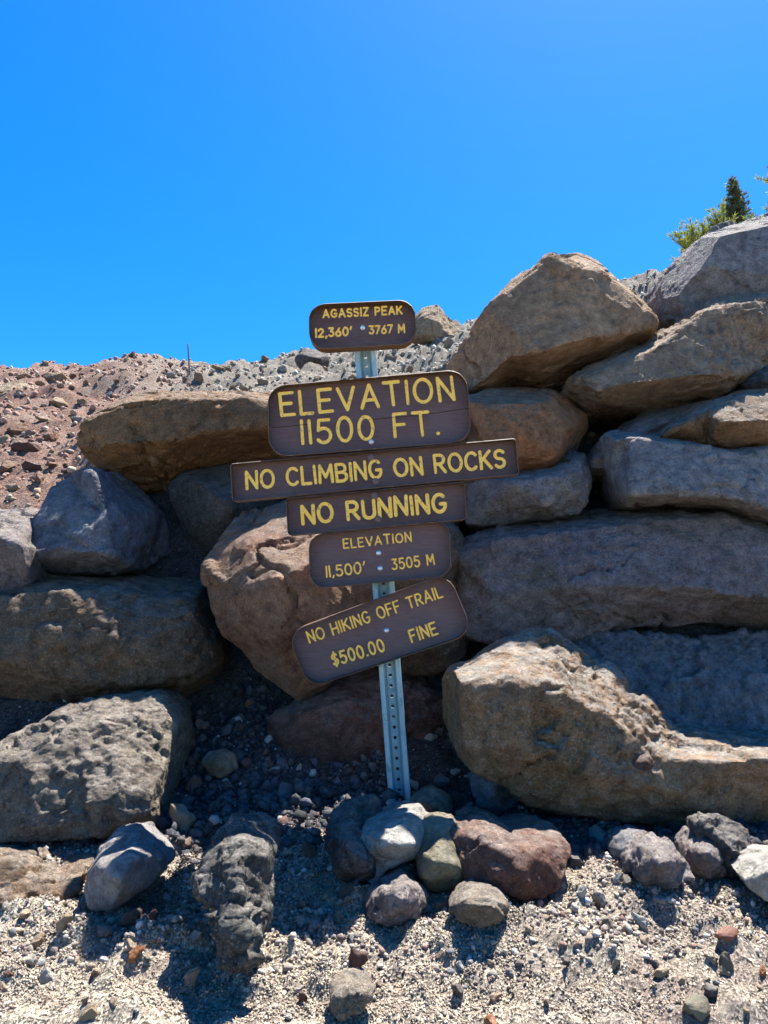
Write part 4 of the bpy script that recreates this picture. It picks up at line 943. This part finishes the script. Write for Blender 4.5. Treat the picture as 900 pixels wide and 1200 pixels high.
xw = abs(full[wi][0]); yw = full[wi][1]; rh = 1.9 * PXM; nh = int(PL / step); stp = PL / nh; NC = 16
for k in range(nh):
    zc = (k + .5) * stp; o0 = len(Pp)
    for yy in (yw, yw + T_):
        for kind_ in ('sq', 'ci'):
            for i in range(NC):
                t_ = 2 * math.pi * i / NC; cx_, cz_ = math.cos(t_), math.sin(t_)
                if kind_ == 'sq':
                    s_ = 1 / max(abs(cx_), abs(cz_)); Pp.append((cx_ * s_ * xw, yy, zc + cz_ * s_ * stp / 2))
                else: Pp.append((cx_ * rh, yy, zc + cz_ * rh))
    for i in range(NC):
        j = (i + 1) % NC
        Fp.append([o0 + i, o0 + NC + i, o0 + NC + j, o0 + j]); Fp.append([o0 + 2 * NC + i, o0 + 2 * NC + j, o0 + 3 * NC + j, o0 + 3 * NC + i])
        Fp.append([o0 + NC + i, o0 + 3 * NC + i, o0 + 3 * NC + j, o0 + NC + j])
post = link('post', mesh('post', Pp, Fp), POSTM, root, (pb[0], -.016, pb[1])); post.rotation_euler = (0, -ang, 0)

# ------------------------------------------------------------------ thin rod on the hill
p0 = ground_hit(222, 437)
if p0 is None: p0 = at(222, 438, 10.5)
Ht = 38 / 867 * p0[1]; Pr = []; Fr = []; N_ = 8
tilt = -3.5 / 867 * p0[1]
for k, (f_, r_) in enumerate(((-.1, .007), (.0, .007), (.5, .0065), (.97, .006), (1.0, .003))):
    for i in range(N_): Pr.append((tilt * f_ + r_ * math.cos(i * 2 * math.pi / N_), r_ * math.sin(i * 2 * math.pi / N_), Ht * f_))
for k in range(4):
    for i in range(N_): Fr.append([k * N_ + i, k * N_ + (i + 1) % N_, (k + 1) * N_ + (i + 1) % N_, (k + 1) * N_ + i])
rm_, rt, rb = newmat('grey_rod'); rb.inputs['Base Color'].default_value = (.10, .10, .11, 1); rb.inputs['Roughness'].default_value = .6
rod = link('marker_rod', mesh('marker_rod', Pr, Fr, True), rm_, None, (p0[0], p0[1], p0[2]))
tag(rod, 'thin grey rod standing on the left skyline', 'pole')

# ------------------------------------------------------------------ trees behind the top right boulder
def leaf_mat(name, c1, c2):
    m, t, b = newmat(name); g = t.nodes.new('ShaderNodeNewGeometry')
    col = mix(t, ramp(t, nz(t, g.outputs['Position'], 18, 3, .6), [(.35, 0), (.65, 1)]), c1, c2)
    t.links.new(col, b.inputs['Base Color']); b.inputs['Roughness'].default_value = .6
    tr = t.nodes.new('ShaderNodeBsdfTranslucent'); t.links.new(col, tr.inputs[0]); mx = t.nodes.new('ShaderNodeMixShader'); mx.inputs[0].default_value = .35
    out = [n for n in t.nodes if n.type == 'OUTPUT_MATERIAL'][0]
    t.links.new(b.outputs[0], mx.inputs[1]); t.links.new(tr.outputs[0], mx.inputs[2]); t.links.new(mx.outputs[0], out.inputs[0]); return m
SPR = leaf_mat('spruce_needles', (.07, .10, .035), (.15, .16, .06)); PIN = leaf_mat('pine_needles', (.19, .22, .04), (.32, .34, .065))
bkm, bt, bb = newmat('bark'); bt_c = bt.nodes.new('ShaderNodeTexCoord')
bt.links.new(mix(bt, nz(bt, bt_c.outputs['Object'], 30, 4, .6), (.10, .07, .05), (.22, .17, .13)), bb.inputs['Base Color']); bb.inputs['Roughness'].default_value = .9
def tube(P_, F_, pts, rads, n=6):
    k0 = len(P_)
    for p, r_ in zip(pts, rads):
        for i in range(n): P_.append((p[0] + r_ * math.cos(i * 2 * math.pi / n), p[1] + r_ * math.sin(i * 2 * math.pi / n), p[2]))
    for k in range(len(pts) - 1):
        for i in range(n): F_.append([k0 + k * n + i, k0 + k * n + (i + 1) % n, k0 + (k + 1) * n + (i + 1) % n, k0 + (k + 1) * n + i])
def needles(P_, F_, a_, b_, L_, rg, dens, wid):
    a_ = np.array(a_, float); b_ = np.array(b_, float); d = b_ - a_; ln = np.linalg.norm(d); d = d / max(ln, 1e-6)
    for k in range(int(ln * dens) + 3):
        q = a_ + (b_ - a_) * rg.uniform(0, 1.05); s = rg.normal(size=3); s -= d * s.dot(d); s /= np.linalg.norm(s)
        dr = s * .75 + d * .8; dr /= np.linalg.norm(dr); e_ = q + dr * L_ * rg.uniform(.6, 1.1); w_ = np.cross(dr, rg.normal(size=3)); w_ = w_ / np.linalg.norm(w_) * wid
        k0 = len(P_); P_ += [tuple(q - w_), tuple(q + w_), tuple(e_ + w_ * .4), tuple(e_ - w_ * .4)]; F_.append([k0, k0 + 1, k0 + 2, k0 + 3])
def tree(name, x, y, zb, h, rad, mode, label, seed):
    rg = np.random.RandomState(seed); Pt, Ft, Pc, Fc = [], [], [], []
    if mode == 'spruce':
        tube(Pt, Ft, [(0, 0, -.2), (0, 0, h * .5), (0.01, 0, h * .97)], [.045 * h, .025 * h, .004])
        z_ = h * .12
        while z_ < h * .97:
            f_ = (1 - z_ / h)
            for k in range(rg.randint(5, 8)):
                t_ = rg.uniform(0, 6.28); r_ = (rad * f_ ** .8 + .02) * rg.uniform(.55, 1.15)
                e_ = np.array([r_ * math.cos(t_), r_ * math.sin(t_), z_ + r_ * rg.uniform(.1, .5)]); s0 = np.array([0, 0, z_])
                tube(Pt, Ft, [s0, s0 + (e_ - s0) * .9], [.008, .003], 4)
                needles(Pc, Fc, s0 + (e_ - s0) * .15, e_, .04, rg, 260, .004)
                for q in range(3):
                    m0 = s0 + (e_ - s0) * rg.uniform(.3, .9); m1 = m0 + np.array([rg.uniform(-.1, .1), rg.uniform(-.1, .1), rg.uniform(.0, .07)]) * (r_ / .25)
                    needles(Pc, Fc, m0, m1, .04, rg, 260, .004)
            z_ += h * .028
        needles(Pc, Fc, (0, 0, h * .9), (0, 0, h), .03, rg, 500, .003)
    else:
        tube(Pt, Ft, [(0, 0, -.2), (0.02, 0, h * .35), (-.03, 0, h * .7)], [.05 * h, .035 * h, .015 * h])
        for k in range(mode):
            z_ = h * rg.uniform(.2, .7); t_ = rg.uniform(0, 6.28); r_ = rad * rg.uniform(.45, 1.0)
            s0 = np.array([0, 0, z_]); m0 = s0 + np.array([r_ * .6 * math.cos(t_), r_ * .6 * math.sin(t_), r_ * .10]); e_ = m0 + np.array([r_ * .4 * math.cos(t_), r_ * .4 * math.sin(t_), r_ * rg.uniform(.2, .5)])
            tube(Pt, Ft, [s0, m0, e_], [.014, .009, .004], 5)
            for q in range(9):
                a0 = m0 + (e_ - m0) * rg.uniform(-.2, 1.0); a1 = a0 + np.array([rg.uniform(-.09, .09), rg.uniform(-.09, .09), rg.uniform(.05, .16)])
                needles(Pc, Fc, a0, a1, .045, rg, 380, .0035)
    r0 = bpy.data.objects.new(name, None); COL.objects.link(r0); r0.location = (x, y, zb); tag(r0, label, 'tree', 'conifers behind the wall')
    link('trunk', mesh('trunk', Pt, Ft, True), bkm, r0); link('crown', mesh('crown', Pc, Fc), SPR if mode == 'spruce' else PIN, r0)
def tree_at(name, px, ptop, D, rad, mode, label, seed, h=None):
    p = at(px, ptop, D); zb = float(gz(p[0], p[1])[0]); tree(name, p[0], p[1], zb, (p[2] - zb) if h is None else h, rad, mode, label, seed)
tree_at('spruce_tree', 858, 207, 9.0, .34, 'spruce', 'small dark green spruce top showing above the topmost right boulder', 4)
tree_at('pine_tree', 836, 262, 7.2, .42, 46, 'bushy yellow-green pine left of the small dark spruce', 5)
tree_at('pine_tree', 938, 175, 6.5, .40, 60, 'yellow-green pine with branch tips entering at the right edge', 6)
tree_at('spruce_tree', 935, 90, 9.0, .70, 'spruce', 'taller spruce just past the right edge of the picture', 8)
